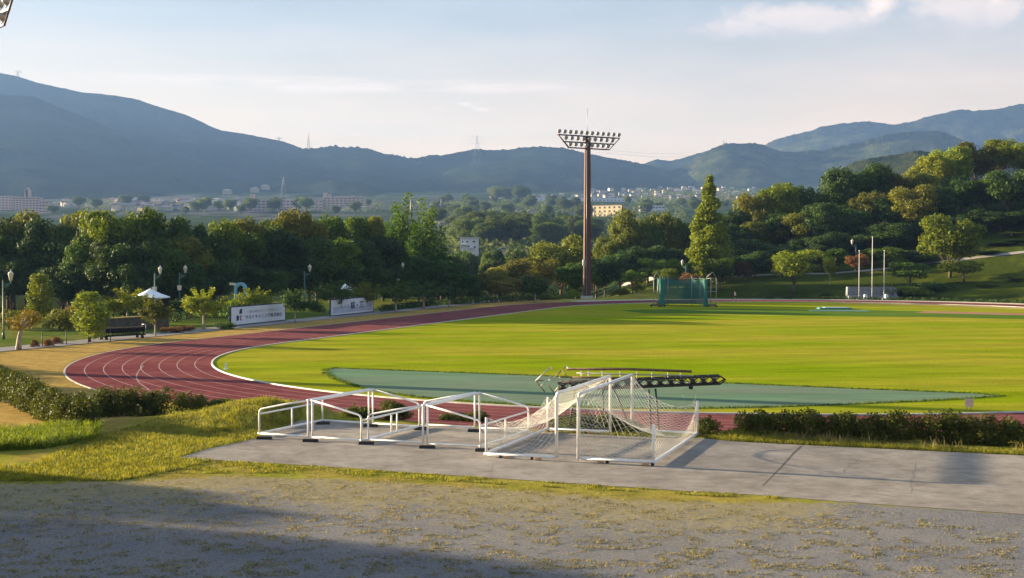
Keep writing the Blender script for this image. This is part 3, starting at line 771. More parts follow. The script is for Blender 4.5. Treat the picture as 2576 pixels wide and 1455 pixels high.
# ------------------------------------------------------------------ folded steel rack behind the goals
def ZR(x, y, Y): return PD((2120 + x / 6.779) * .63137, (1430 + y / 6.779) * .63137, Y)
def rack():
    Y0 = 57.0
    c = PD(1600, 985, Y0); zg = z1(c[0], Y0)
    t = thing('equipment_rack', (c[0], Y0, zg), 'dark folded steel rack with a lattice beam behind the netted goals', 'rack')
    o = np.array([c[0], Y0, zg])
    def T(x, y, dy=0.0): return PD(x, y, Y0 + dy) - o
    a, b = T(1402, 984), T(1812, 967); up = np.array([0, 0, .34]); bk = np.array([0, .55, 0])
    f = MB()
    for s in (0 * bk, bk):
        f.tube([a + s, b + s], .035, 6); f.tube([a + s + up, b + s + up], .04, 6)
        f.tube([b + s, b + s * .5 + bk * .25 + up * .5 + (b - a) * .035], .03, 6); f.tube([b + s + up, b + s * .5 + bk * .25 + up * .5 + (b - a) * .035], .03, 6)
    f.build('beam_chord', M_dsteel, t)
    lat = MB(); n = 15
    for i in range(n):
        p, q = a + (b - a) * i / n, a + (b - a) * (i + 1) / n
        for s in (0 * bk, bk):
            lat.tube([p + s, q + s + up], .028, 5); lat.tube([p + s + up, q + s], .028, 5)
        lat.tube([p + up, p + up + bk], .02, 5); lat.tube([p, p + bk], .02, 5)
    lat.build('lattice', M_dsteel, t)
    fs = MB().box((0, 0, 0), (.15, .45, .20), .0, .1).build('folded_seat', M_dsteel, t)
    for i in range(n):
        q_ = fs if i == 0 else fs.copy()
        if i: C.objects.link(q_); q_.parent = t
        q_.location = list(a + (b - a) * (i + .5) / n + bk * .5 + up * .5)
    ra, rb = T(1424, 929, .3), T(1740, 935, .3)
    MB().tube([ra, ra * .5 + rb * .5 + np.array([0, 0, .05]), rb], .055, 8).build('hand_rail', M_rust, t)
    MB().tube([T(1450, 939, .3), T(1745, 946, .3)], .03, 6).build('lower_rail', M_grey, t)
    MB().tube([T(1440, 950, .1), T(1560, 951, .1)], .05, 6).build('tow_bar', M_rust, t)
    for x in (1462, 1480, 1515, 1560, 1602, 1640, 1680, 1712):
        MB().tube([T(x, 932 + (x - 1424) * .018, .3), T(x + 1, 960, .3)], .022, 6).build('rail_post', M_grey, t)
    ar = MB()
    for k, (x0, y0, x1, y1) in enumerate(((95, 600, 490, 225), (490, 225, 570, 300), (95, 600, 345, 900), (240, 740, 510, 465), (590, 520, 790, 320), (790, 300, 940, 470), (750, 500, 900, 700),
                           (750, 500, 1090, 505), (1090, 505, 940, 750), (620, 870, 730, 740), (730, 740, 730, 840), (860, 260, 915, 205), (915, 205, 985, 265), (420, 700, 600, 930), (150, 595, 290, 590), (420, 575, 510, 575))):
        dy = .3 * math.sin(k * 1.7)
        MB().tube([ZR(x0, y0, Y0 + dy) - o, ZR(x1, y1, Y0 - dy) - o], .024, 6).build('folding_arm', M_rust if k % 3 else M_grey, t)
    for (x0, y0, x1, y1, dy) in ((1649, 978, 1660, 1052, 0), (1632, 980, 1640, 1052, .55), (1517, 975, 1517, 1052, 0), (1544, 978, 1600, 1040, .3), (1445, 985, 1430, 1050, .5)):
        p, q = T(x0, y0, dy), T(x1, y1, dy); q[2] = z1(q[0] + o[0], q[1] + o[1]) - zg - .02
        MB().tube([p, q], .042, 8).build('leg', M_dsteel, t)
    cc = T(1735, 995); MB().tube([cc + np.array([.28 * math.sin(k * .4), .02 * k * .1, .33 * math.cos(k * .4)]) for k in range(17)], .008, 5).build('wire_loop', M_grey, t)
    MB().lathe([(.001, -.1), (.08, -.06), (.1, 0), (.08, .06), (.001, .1)], T(1738, 975), 10).build('pulley', M_rub, t)
rack()

# ------------------------------------------------------------------ floodlight towers
def flood_tower(loc, rz, label, sc=(1, 1, 1)):
    t = thing('floodlight_tower', loc, label, 'floodlight tower', rz, 'floodlight towers round the track'); t.scale = sc
    MB().box((0, 0, .28), (2.1, 2.1, .66), -rz, 0, 0, .94).build('plinth', M_conc, t)
    b = MB(); b.box((0, 0, .6 + 13.4), (1.16, 1.16, 26.8), .14 - rz, 0, 0, .76); b.build('mast', M_corten, t)
    MB().box((-.72, -.1, 6.2), (.45, .4, .95), .35 - rz).build('control_box', M_grey, t)
    for k in range(1): MB().tube([(-.50, -.45, .6), (-.46, -.42, 25.2)], .06, 6).build('cable_pipe', M_grey, t)
    fr = []
    for z, w in ((27.5, 13.0), (26.4, 10.6), (25.45, 8.5)):
        MB().box((0, -.55, z), (w, .16, .17)).box((0, .15, z), (w * .97, .12, .12)).build('cross_arm', M_corten, t)
    for s in (-1, 1):
        MB().tube([(s * 6.5, -.55, 27.5), (s * 4.25, -.55, 25.45)], .075, 6).build('end_brace', M_corten, t)
        MB().tube([(s * 6.0, .15, 27.5), (s * 3.9, .15, 25.45)], .06, 6).build('end_brace', M_corten, t)
    MB().tube([(0, 0, 27.2), (0, 0, 32.2)], .045, 6).build('lightning_rod', M_grey, t)
    Mx = Matrix.Rotation(R_(90 + 18), 3, 'X')
    first = None
    for z, w, n in ((28.05, 12.6, 12), (27.02, 9.8, 9), (26.02, 8.0, 8)):
        for i in range(n):
            x = -w / 2 + w * i / (n - 1)
            if first is None:
                hb_ = MB().lathe([(.10, -.42), (.2, -.36), (.30, -.2), (.35, -.04), (.36, 0)], (0, 0, 0), 16, Mx); hb_.tube([(0, -.05, -.1), (0, .2, -.5)], .04, 6)
                first = hb_.build('floodlight', M_grey, t)
                lz = MB().lathe([(.335, .004), (.30, .02), (.001, .03)], (0, 0, 0), 16, Mx).build('lens', M_lens, first)
                o = first
            else: o = copy_tree(first, t)
            o.location = (x, -.62, z)
    return t
tb = PD(1476.5, 752, 229.0)
flood_tower((tb[0], tb[1], z1(tb[0], tb[1]) - .05), R_(34), 'tall brown floodlight tower with three lamp rows beyond the far bend')
flood_tower((-35.35, 89.6, -.02), R_(127), 'floodlight tower whose lamp cluster pokes into the upper left corner', (1, 1, .881))

# ------------------------------------------------------------------ park lamps
def lamp_proto(name, label, box=True):
    t = thing(name, (0, 0, 0), label, 'street lamp', 0, 'lantern lamps along the park paths')
    MB().tube([(0, 0, 0), (0, 0, 1.0), (0, 0, 1.05), (0, 0, 5.35)], .075, 8).lathe([(.13, 0), (.13, .5), (.085, .6)], (0, 0, 0), 10).build('pole', M_lampg, t)
    MB().box((.36, 0, 5.0), (.72, .06, .10)).box((.30, 0, 4.82), (.40, .04, .20), 0, 0, -.45).tube([(.70, 0, 5.0), (.70, 0, 5.28)], .05, 6).build('arm', M_lampg, t)
    h = MB().lathe([(.13, 5.28), (.24, 5.85), (.25, 5.88)], (.70, 0, 0), 6).build('lantern', M_lampw, t)
    MB().lathe([(.29, 5.88), (.16, 6.08), (.05, 6.14), (.035, 6.3)], (.70, 0, 0), 6).build('cap', M_lampw, h)
    if box: MB().box((.0, -.10, 3.45), (.42, .28, .60), 0, 0, 0, 1.25).build('speaker_box', M_lampw, t)
    return t
LP1 = lamp_proto('street_lamp', 'lantern lamp at the left edge beside the leaning tree', False)
LP2 = lamp_proto('street_lamp', 'lantern lamp with a white box on its pole, between the canopy and the first billboard')
q = PD(9, 855, 122); LP1.location = (q[0], q[1], z1(q[0], q[1]))
q = PD(452, 795, 167); LP2.location = (q[0], q[1], z1(q[0], q[1])); LP2.rotation_euler = (0, 0, .15)
for src, x, Y, rz, sc, lab in ((LP2, 389, 160, -.2, 1, 'lantern lamp rising directly behind the white canopy'), (LP1, 766, 181, .1, 1, 'lantern lamp between the two white billboards'),
                       (LP2, 1002, 214, .2, 1, 'lantern lamp in front of the tall pale poplars'), (LP2, 1726, 236, 2.6, 1, 'white lamp above the bronze tree behind the throwing cage'),
                       (LP1, 2153, 262, 2.9, 1.0, 'pale lamp just left of the flagpoles on the park path'), (LP1, 2470, 300, .3, .95, 'lamp against the dark wood right of the large round tree')):
    o = copy_tree(src); p = xat(x, Y); o.location = (p, Y, z1(p, Y)); o.rotation_euler = (0, 0, rz); o['label'] = lab; o.scale = (sc,) * 3
# ------------------------------------------------------------------ billboards
def text_mesh(name, body, parent, mat, x0, z0, width, height, y, bold=0.0, shear=0.0):
    c = bpy.data.curves.new('tmp_text', 'FONT'); c.body = body; c.offset = bold; c.shear = shear; c.fill_mode = 'FRONT'; c.dimensions = '2D'; c.resolution_u = 2
    o = bpy.data.objects.new('tmp_text', c); C.objects.link(o)
    me = bpy.data.meshes.new_from_object(o.evaluated_get(bpy.context.evaluated_depsgraph_get()))
    bpy.data.objects.remove(o); bpy.data.curves.remove(c)
    V = np.empty(len(me.vertices) * 3, np.float32); me.vertices.foreach_get('co', V); V = V.reshape(-1, 3)
    mn, mx = V.min(0), V.max(0); sx_, sy_ = width / (mx[0] - mn[0]), height / (mx[1] - mn[1])
    W_ = np.stack([x0 + (V[:, 0] - mn[0]) * sx_, np.full(len(V), y), z0 + (V[:, 1] - mn[1]) * sy_], -1)
    me.vertices.foreach_set('co', W_.astype(np.float32).ravel()); me.materials.clear(); me.materials.append(mat); me.name = name; me.update()
    return link(name, me, parent)
def billboard(a, b, h, label):
    e = b - a; L_ = float(np.linalg.norm(e[:2])); rz = math.atan2(e[1], e[0])
    t = thing('billboard', (a[0], a[1], 0), label, 'billboard', rz, 'white advertising boards beside the track')
    MB().box((L_ / 2, .06, h / 2 + .15), (L_ + .5, .07, h + .26)).build('frame', M_navy, t)
    MB().box((L_ / 2, .0, h / 2 + .15), (L_, .05, h)).build('panel', M_board, t)
    for k in range(4):
        x = .4 + (L_ - .8) * k / 3
        MB().tube([(x, .14, 0), (x, .14, h + .2)], .05, 6).tube([(x, .14, h * .8), (x, 1.0, 0)], .04, 6).build('prop', M_grey, t)
    return t, L_
bt, bl = billboard(PD(582, 822, 143.0), PD(716.5, 808.5, 155.1), 1.86, 'white billboard with a navy and crimson logo and Japanese company name')
zz = lambda f: .15 + 1.86 * f
lg = MB()
def flat(poly): return [(p[0] * bl, -.032, zz(p[1])) for p in poly]
lg.add(flat([(.135, .60), (.185, .62), (.185, .90), (.165, .90), (.148, .86), (.138, .78)]), [(0, 1, 2, 3, 4, 5)]); lg.add(flat([(.085, .22), (.118, .22), (.130, .30), (.130, .52), (.085, .52)]), [(0, 1, 2, 3, 4)])
lg.build('logo', M_ink, bt)
lr = MB(); arc = [(.168 + .024 * math.cos(a), .37 + .16 * math.sin(a)) for a in np.linspace(1.1, 5.2, 12)]; arci = [(.172 + .010 * math.cos(a), .37 + .08 * math.sin(a)) for a in np.linspace(1.1, 5.2, 12)]
lr.add(flat(arc + arci), [(i, i + 1, 13 + i, 12 + i) for i in range(11)]); lr.build('logo_letter', M_red, bt)
text_mesh('slogan', '― 飲み物のロマンを伝える ―', bt, M_inkg, bl * .245, zz(.60), bl * .68, 1.86 * .18, -.034, .012)
text_mesh('company_name', 'サカイキャニング株式会社', bt, M_ink, bl * .24, zz(.25), bl * .70, 1.86 * .25, -.034, .022)
bt2, bl2 = billboard(PD(833, 797.5, 165.4), PD(938, 787, 177.6), 1.86, 'white billboard with large brush lettering on a pale lilac print')
pp = MB(); bl = bl2
pp.add(flat([(.04, .10), (.97, .10), (.97, .62), (.85, .66), (.80, .45), (.04, .55)]), [(0, 1, 2, 3, 4, 5)]); pp.build('printed_scene', M_pale, bt2)
text_mesh('small_lettering', '天上の', bt2, M_inkg, bl * .19, zz(.42), bl * .23, 1.86 * .24, -.036, .02)
text_mesh('brush_lettering', '桜・茶', bt2, M_ink, bl * .44, zz(.30), bl * .33, 1.86 * .50, -.036, .035)

# ------------------------------------------------------------------ throwing cage on the lawn
def cage():
    Y0 = 197.0; sc = F / Y0
    c = PD(1720, 772, Y0); t = thing('throwing_cage', (c[0], Y0, .014), 'tall throwing cage hung with dark green netting at the lawn edge', 'sports cage')
    X = lambda x: (x - 1720) / sc
    Zh = lambda y: (772 - y) / sc
    pts = [(X(1660), 0), (X(1672), 3.0), (X(1690), 5.2), (X(1752), 5.2), (X(1768), 3.0), (X(1777), 0)]
    for i in range(len(pts) - 1):
        (xa, ya), (xb, yb) = pts[i], pts[i + 1]; n = 8; V = []; Fs = []
        for k in range(n + 1):
            f = k / n; x, y = xa + (xb - xa) * f, ya + (yb - ya) * f
            V += [(x, y + .05 * math.sin(k * 2.1), .25), (x, y + .08 * math.sin(k * 1.7 + 1), Zh(703) * .5), (x, y, Zh(703) - .18 * math.sin(math.pi * f))]
        for k in range(n):
            for j in range(2): Fs.append((3 * k + j, 3 * k + 3 + j, 3 * k + 4 + j, 3 * k + 1 + j))
        link('net_panel', mesh_np('net_panel', V, Fs, [M_cnet], True), t)
    for (x, y, w) in ((X(1664), 0, .85), (X(1775), 0, .6)):
        V = []; Fs = []; n = 20
        for k in range(n):
            a = 2 * math.pi * k / n; r = w / 2 * (1 + .25 * math.sin(k * 2.4))
            for z, q in ((.05, 1.0), (1.2, .85), (2.6, .7), (Zh(702), 1.15)): V.append((x + r * q * math.cos(a), y + r * q * .7 * math.sin(a), z))
        for k in range(n):
            for j in range(3): k2 = (k + 1) % n; Fs.append((4 * k + j, 4 * k2 + j, 4 * k2 + j + 1, 4 * k + j + 1))
        link('gathered_net', mesh_np('gathered_net', V, Fs, [M_cnet2], True), t)
    for (x, y) in pts: MB().tube([(x, y, 0), (x, y, Zh(697))], .05, 8).build('post', M_grey, t)
    MB().tube([(p[0], p[1], Zh(702)) for p in pts], .04, 6).build('top_pipe', M_teal, t)
    for s, x0, x1 in ((1, 1662, 1643), (-1, 1777, 1800)):
        for z in (Zh(700), Zh(733), .3): MB().tube([(X(x0), 0, z), (X(x1), -.6, z)], .04, 6).build('wing_rail', M_grey, t)
        for f in (0.45, 1): MB().tube([(X(x0) + (X(x1) - X(x0)) * f, -.6 * f, .15), (X(x0) + (X(x1) - X(x0)) * f, -.6 * f, Zh(699))], .045, 6).build('wing_post', M_grey, t)
        MB().tube([(X(x0), 0, Zh(697)), (X(x1) * .6 + X(x0) * .4, -.4, Zh(684)), (X(x1), -.6, Zh(699))], .03, 6).build('hoist_arm', M_grey, t)
    MB().box((X(1715), 5.4, .35), (6.2, .25, .22)).build('ballast_beam', M_rust, t)
    MB().box((X(1650), -.3, .28), (1.3, .5, .26)).build('ballast_beam', M_rust, t)
    MB().box((X(1790), -.3, .28), (1.3, .5, .26)).build('ballast_beam', M_rust, t)
    for x in (1638, 1658, 1672, 1782, 1801): MB().tube([(X(x), -.35, .17), (X(x), -.15, .17)], .165, 12).build('wheel', M_rub, t)
cage()

# ------------------------------------------------------------------ flagpoles, stone dais, bollards
for x, yb, yt, rr, lab in ((2161, 749, 627, .06, 'left flagpole of three in front of the stone dais'), (2194, 752, 596, .075, 'middle and tallest flagpole of three in front of the stone dais'), (2224, 749, 627, .06, 'right flagpole of three in front of the stone dais')):
    Y = 228.5; X = xat(x, Y, 700); h = (yb - yt) / F * Y; z = z1(X, Y)
    t = thing('flagpole', (X, Y, z), lab, 'flagpole', 0, 'white flagpoles by the stone dais')
    MB().tube([(0, 0, 0), (0, 0, h)], rr * .9, 8, True, rr * .6).build('pole', M_white, t)
    MB().lathe([(.001, h), (.1, h + .06), (.11, h + .12), (.001, h + .22)], (0, 0, 0), 10).build('finial', M_white, t)
    MB().box((0, 0, .12), (.6, .6, .26)).build('footing', M_stone, t)
def dais():
    Y = 231.0; s = F / Y; X = xat(2193, Y, 750); z = z1(X, Y) - .05
    t = thing('stone_dais', (X, Y, z), 'grey stone dais with a low back wall behind the flagpoles', 'dais')
    w = 125 / s
    MB().box((.2, 1.0, 1.0), (w - .8, .45, 1.95)).build('back_wall', M_stone, t)
    MB().box((-w / 2 + .35, .55, 1.0), (.65, 1.4, 1.98), 0, 0, 0, .75).build('end_wall', M_stone, t)
    MB().box((w / 2 - .2, .55, .9), (.45, 1.4, 1.8), 0, 0, 0, .85).build('end_wall', M_stone, t)
    MB().box((0, -.3, .25), (w, 2.0, .5)).build('platform', M_stone, t)
    MB().box((.2, -1.55, .14), (2.6, .5, .28)).build('step', M_stone, t)
    for x, lab in ((2175, 'left'), (2234 - 6, 'right')):
        q = xat(x + 2, Y - 2.6, 750)
        o = thing('bollard', (q, Y - 2.6, z1(q, Y - 2.6)), 'white stone bollard at the %s of the dais step' % lab, 'bollard', 0, 'white bollards before the dais')
        MB().box((0, 0, .42), (.55, .45, .84), .1, 0, 0, .85).build('block', M_white, o); MB().box((0, 0, .88), (.42, .36, .08), .1).build('cap', M_white, o)
dais()
# ------------------------------------------------------------------ canopies, slide, cart, wall, posts
def canopy(x, yt, ye, w, Y, label):
    s = F / Y; X = xat(x, Y, ye); z0 = z1(X, Y); r = w / s / 2; ze = HC + (633 - ye) / s - z0 - .06 * 0; zt_ = HC + (633 - yt) / s - z0
    t = thing('canopy', (X, Y, z0), label, 'canopy', .4, 'white park canopies')
    n = 8; m = MB(); prof = [(r, ze - .12), (r, ze), (r * .62, ze + (zt_ - ze) * .32), (r * .26, ze + (zt_ - ze) * .72), (.08, zt_)]
    V = []; Fs = []
    for (q, z) in prof:
        for k in range(n): a = 2 * math.pi * k / n; V.append((q * math.cos(a), q * math.sin(a), z))
    for i in range(len(prof) - 1):
        for k in range(n): k2 = (k + 1) % n; Fs.append((i * n + k, i * n + k2, (i + 1) * n + k2, (i + 1) * n + k))
    Fs.append(tuple((len(prof) - 1) * n + k for k in range(n))); m.add(V, Fs); m.build('roof', M_tent, t)
    MB().tube([(0, 0, 0), (0, 0, zt_ + .1)], .06, 8).build('mast', M_white, t)
    for k in range(n):
        a = 2 * math.pi * k / n; MB().tube([(0, 0, ze * .78), (r * .92 * math.cos(a), r * .92 * math.sin(a), ze + .0)], .02, 5).build('rib', M_white, t)
    MB().lathe([(.5, 0), (.5, .12), (.1, .16)], (0, 0, 0), 12).build('base', M_conc, t)
canopy(378, 729, 749, 98, 153, 'large white canopy above the shrubs at the left')
canopy(868, 716, 728, 44, 176, 'smaller white canopy half hidden behind the shrubs above the second billboard')
def slide():
    Y = 171.0; s = F / Y; X = xat(604, Y, 730); z0 = z1(X, Y)
    t = thing('playground_slide', (X, Y, z0), 'blue and cream playground tube slide behind the first billboard', 'slide')
    h = HC + (633 - 712) / s - z0; ro, ri = .80, .42
    def arch(r0, r1, y0, y1, name, mat):
        V = []; Fs = []; n = 14
        for k in range(n + 1):
            a = math.pi * k / n
            for (r, y) in ((r0, y0), (r1, y0), (r1, y1), (r0, y1)): V.append((r * math.cos(a), y, h - ro + r * math.sin(a)))
        for k in range(n):
            for j in range(4): j2 = (j + 1) % 4; Fs.append((4 * k + j, 4 * k + j2, 4 * k + 4 + j2, 4 * k + 4 + j))
        Fs += [(0, 1, 2, 3), (4 * n + 3, 4 * n + 2, 4 * n + 1, 4 * n)]
        link(name, mesh_np(name, V, Fs, [mat]), t)
    arch(ri, ro, 0, .5, 'arch_hood', M_blue); arch(ri * .95, ro * .93, .5, .9, 'rear_hood', M_cream)
    MB().box((-.95, .1, h - .22), (.75, .5, .30), 0, 0, .1).build('side_fin', M_cream, t)
    MB().box((-.62, .3, (h - ro) / 2), (.34, .6, h - ro), 0).build('side_panel', M_blue, t); MB().box((.62, .3, (h - ro) / 2), (.34, .6, h - ro)).build('side_panel', M_blue, t)
    MB().box((0, -1.2, .75), (.8, 2.4, .08), 0, .5).build('chute', M_blue, t)
    MB().box((0, .8, 1.2), (1.2, 1.0, .1)).build('deck', M_cream, t)
slide()
def cart():
    a, b = P(259, 857, 0), P(366, 851, 0); e = b - a; L_ = np.linalg.norm(e[:2]); rz = math.atan2(e[1], e[0])
    t = thing('hurdle_cart', (a[0], a[1], 0), 'long low cart stacked with black hurdles between two shrubs', 'cart', rz)
    MB().box((L_ / 2, .4, .33), (L_, .8, .08)).build('deck', M_matt, t)
    for x in (.35, L_ - .35):
        for y in (0, .8): MB().tube([(x, y - .05, .16), (x, y + .05, .16)], .16, 10).build('wheel', M_rub, t)
    MB().tube([(L_ + .05, .1, .3), (L_ + .12, .1, 1.25)], .03, 6).tube([(L_ + .05, .7, .3), (L_ + .12, .7, 1.25)], .03, 6).tube([(L_ + .12, .1, 1.25), (L_ + .12, .7, 1.25)], .03, 6).build('handle', M_grey, t)
    hs = None
    for k in range(22):
        x = .1 + k * (L_ - .4) / 21
        h = MB().box((0, .4, .86), (.07, 1.1, .46)).tube([(0, -.05, .4), (0, -.05, .95)], .03, 5).tube([(0, .85, .4), (0, .85, .95)], .02, 5).tube([(0, -.05, .4), (.28, -.05, .40)], .02, 5).tube([(0, .85, .4), (.28, .85, .40)], .02, 5) if hs is None else None
        if hs is None: hs = h.build('hurdle', M_matt); o = hs
        else: o = hs.copy(); C.objects.link(o)
        tag(o, 'black hurdle standing in the tight row on the cart', 'hurdle', 'hurdles stacked on the cart')
        c, s = math.cos(rz), math.sin(rz); o.location = (a[0] + c * x, a[1] + s * x, 0); o.rotation_euler = (0, .12, rz)
cart()
q0, q1 = P(255, 838, 0), P(418, 826, 0); e = q1 - q0; L_ = float(np.linalg.norm(e[:2]))
wl = thing('hedge_shade_wall', (q0[0], q0[1], 0), 'low dark wall standing in for hedge and shade behind the hurdle cart', 'wall', math.atan2(e[1], e[0]))
MB().box((L_ / 2, .3, .65), (L_ + 1, .5, 1.35)).build('wall_face', M_hshade, wl); MB().box((L_ / 2, .3, 1.36), (L_ + 1.1, .62, .09)).build('coping', M_sand, wl)  # dark brown block put in where a hedge and its shade lie
fp = [(47, 882, 'first'), (106, 873, 'second'), (167, 868, 'third'), (222, 864, 'fourth'), (278, 861, 'fifth')]
for x, y, w in fp:
    q = P(x, y, 0); t = thing('fence_post', (q[0], q[1], 0), '%s thin dark fence post from the left along the walking path' % w, 'post', 0, 'thin fence posts along the path')
    MB().tube([(0, 0, 0), (0, 0, 1.15)], .04, 6).build('post', M_dsteel, t); MB().lathe([(.055, 1.15), (.055, 1.2), (.001, 1.24)], (0, 0, 0), 8).build('cap', M_dsteel, t)
for k in range(4):
    a, b = P(*fp[k][:2], 0), P(*fp[k + 1][:2], 0)
    o = MB().tube([a + (0, 0, .95), (a + b) / 2 + (0, 0, .82), b + (0, 0, .95)], .012, 5).build('fence_chain', M_dsteel); tag(o, 'thin chain between the %s and %s path posts' % (fp[k][2], fp[k + 1][2]), 'chain', 'chains between the path posts')
for x, y, lab in ((697, 818, 'post just left of the first billboard end'), (560, 822, 'short fence post left of the first billboard')):
    pass
# lane marker on the lawn and the small sign by the hedge
q = P(568, 930, 0); t = thing('marker_post', q, 'short white marker post on the lawn just inside the kerb', 'marker')
MB().box((0, 0, .22), (.16, .12, .44), .2, 0, 0, .85).build('body', M_white, t); MB().box((0, 0, .02), (.3, .3, .04), .2).build('foot', M_white, t)
q = P(2438, 1036, 0); t = thing('small_sign', q, 'small pale square sign on the dry margin behind the right hedge', 'sign')
MB().box((0, 0, .45), (.42, .03, .42)).build('panel', simple('sign_pink', (.55, .42, .40), .6), t); MB().tube([(-.1, .03, 0), (-.1, .03, .5)], .015, 5).tube([(.1, .03, 0), (.1, .03, .5)], .015, 5).build('stake', M_grey, t)
# covered landing mat far across the lawn
q = P(2100, 779, 0); t = thing('landing_mat', q, 'low teal covered jumping mat at the far edge of the lawn', 'mat', -.06)
MB().box((0, .5, .14), (4.6, 3.0, .24), 0, 0, 0, .94).build('mat', M_teal, t); MB().box((.2, .4, .28), (3.4, 2.2, .05), .03).build('cover', simple('pale_cover', (.30, .46, .44), .6), t)
q = P(2102, 781, 0); t = thing('landing_apron', (q[0], q[1] - .2, .0), 'thin teal ground sheet in front of the jumping mat', 'ground sheet', -.05)
MB().box((0, -2, .03), (8, 3.4, .03)).build('sheet', M_teal, t)
# ------------------------------------------------------------------ runner
def runner():
    q = P(1850, 758.5, .035); s = .96
    t = thing('person', (q[0], q[1], .036), 'person in a white top and black shorts jogging along the far pale strip', 'person', R_(172)); t.scale = (s,) * 3
    J = {'pelvis': (0, 0, .92), 'waist': (.02, 0, 1.08), 'chest': (.05, 0, 1.32), 'neck': (.07, 0, 1.48), 'head0': (.085, 0, 1.56), 'head1': (.09, 0, 1.68)}
    ed = [('pelvis', 'waist'), ('waist', 'chest'), ('chest', 'neck'), ('neck', 'head0'), ('head0', 'head1')]
    rad = {'pelvis': .13, 'waist': .115, 'chest': .14, 'neck': .052, 'head0': .08, 'head1': .088}
    def limb(names, pts, rs, root):
        p = root
        for n, pt, r in zip(names, pts, rs): J[n] = pt; rad[n] = r; ed.append((p, n)); p = n
    limb(['sl', 'el', 'wl', 'hl'], [(.05, .17, 1.40), (-.10, .22, 1.17), (.12, .20, 1.10), (.20, .18, 1.13)], [.055, .042, .032, .036], 'chest')
    limb(['sr', 'er', 'wr', 'hr'], [(.05, -.17, 1.40), (.02, -.23, 1.14), (.24, -.18, 1.22), (.31, -.16, 1.27)], [.055, .042, .032, .036], 'chest')
    limb(['tl', 'kl', 'al', 'fl'], [(0, .09, .86), (.20, .10, .52), (.16, .10, .10), (.27, .10, .05)], [.085, .058, .04, .038], 'pelvis')
    limb(['tr', 'kr', 'ar', 'fr'], [(0, -.09, .86), (.02, -.10, .48), (-.32, -.10, .32), (-.36, -.10, .20)], [.085, .058, .04, .038], 'pelvis')
    ks = list(J); me = bpy.data.meshes.new('body'); me.from_pydata([J[k] for k in ks], [(ks.index(a), ks.index(b)) for a, b in ed], []); me.materials.append(M_skin)
    o = link('body', me, t)
    md = o.modifiers.new('skin', 'SKIN'); sd = o.modifiers.new('sub', 'SUBSURF'); sd.levels = 1; sd.render_levels = 2
    for k, v in zip(ks, me.skin_vertices[0].data): v.radius = (rad[k], rad[k])
    me.skin_vertices[0].data[0].use_root = True
    def shell(name, mat, profs):
        b = MB()
        for pts, r, r2 in profs: b.tube(pts, r, 10, True, r2)
        return b.build(name, mat, t)
    shell('shirt', M_shirt, [([(0.0, 0, .98), (.02, 0, 1.1), (.05, 0, 1.32), (.06, 0, 1.45)], .155, .12), ([(.05, .12, 1.40), (-.02, .20, 1.28)], .075, .065), ([(.05, -.12, 1.40), (.04, -.20, 1.27)], .075, .065)])
    shell('shorts', M_black, [([(0, 0, .82), (0, 0, 1.0)], .16, .15), ([(0, .08, .86), (.13, .10, .64)], .105, .09), ([(0, -.08, .86), (.01, -.10, .62)], .105, .09)])
    shell('shoe', M_white, [([(.13, .10, .05), (.31, .10, .04)], .05, .04)]); shell('shoe', M_white, [([(-.37, -.10, .35), (-.38, -.10, .16)], .05, .04)])
    MB().lathe([(.001, 1.80), (.06, 1.785), (.098, 1.73), (.102, 1.68), (.09, 1.64)], (.075, 0, 0), 12).build('hair', M_hair, t)
    MB().lathe([(.001, -.02), (.018, 0), (.001, .03)], (.18, 0, 1.655), 6).build('nose', M_skin, t)
runner()
# ------------------------------------------------------------------ foliage
def leaf_quads(pts, nrm, size, r, lo=.6, asp=.55):
    n = len(pts); t = r.normal(size=(n, 3)); t -= (t * nrm).sum(1, keepdims=True) * nrm; t /= np.linalg.norm(t, axis=1, keepdims=True) + 1e-9
    b = np.cross(nrm, t); s = size * r.uniform(lo, 1.25, (n, 1)); k = s * asp
    V = np.stack([pts - t * s * .5, pts + b * k * .5 + t * s * .06, pts + t * s * .5, pts - b * k * .5 + t * s * .06], 1)
    return V.reshape(-1, 3)
def blob_leaves(blobs, leaf, dens, seed, jit=.65, fill=.4, keep=None):
    r = np.random.default_rng(seed); out = []
    for (c, rad) in blobs:
        c = np.array(c, float); rad = np.array(rad, float) * np.ones(3)
        area = 4 * math.pi * (np.mean(rad ** 1.6)) ** (2 / 1.6); n = max(6, int(dens * area / leaf ** 2))
        d = r.normal(size=(n, 3)); d /= np.linalg.norm(d, axis=1, keepdims=True)
        p = c + d * rad * (1 - fill * r.random((n, 1)) ** 1.6) * r.uniform(.92, 1.10, (n, 1))
        nn = d + jit * r.normal(size=(n, 3)); nn /= np.linalg.norm(nn, axis=1, keepdims=True)
        if keep is not None:
            k = keep(p); p, nn = p[k], nn[k]
        out.append(leaf_quads(p, nn, leaf, r))
    return np.concatenate(out)
def leaf_mesh(name, V, mat):
    n = len(V) // 4
    return mesh_np(name, V, np.arange(n * 4).reshape(n, 4), [mat])
KIND = {}
def trunk_mesh(name, h, r0, limbs, mat, lean=0.0):
    b = MB(); pts = [(lean * (k / 6) ** 1.5 + .04 * r0 * math.sin(k * 2), .03 * math.sin(k * 3.1), h * k / 6) for k in range(7)]
    b.tube(pts, r0, 8, True, r0 * .35)
    for (z, tip) in limbs:
        a = np.array([lean * (z / h) ** 1.5, 0, z]); t = np.array(tip); m = (a + t) / 2 + np.array([0, 0, -.08 * np.linalg.norm(t - a)])
        b.tube([a, m, t], r0 * .42, 6, True, r0 * .10)
    me = bpy.data.meshes.new(name); me.from_pydata(b.V, [], b.F); me.polygons.foreach_set('use_smooth', np.array(b.S, bool)); me.materials.append(mat); me.update(); return me
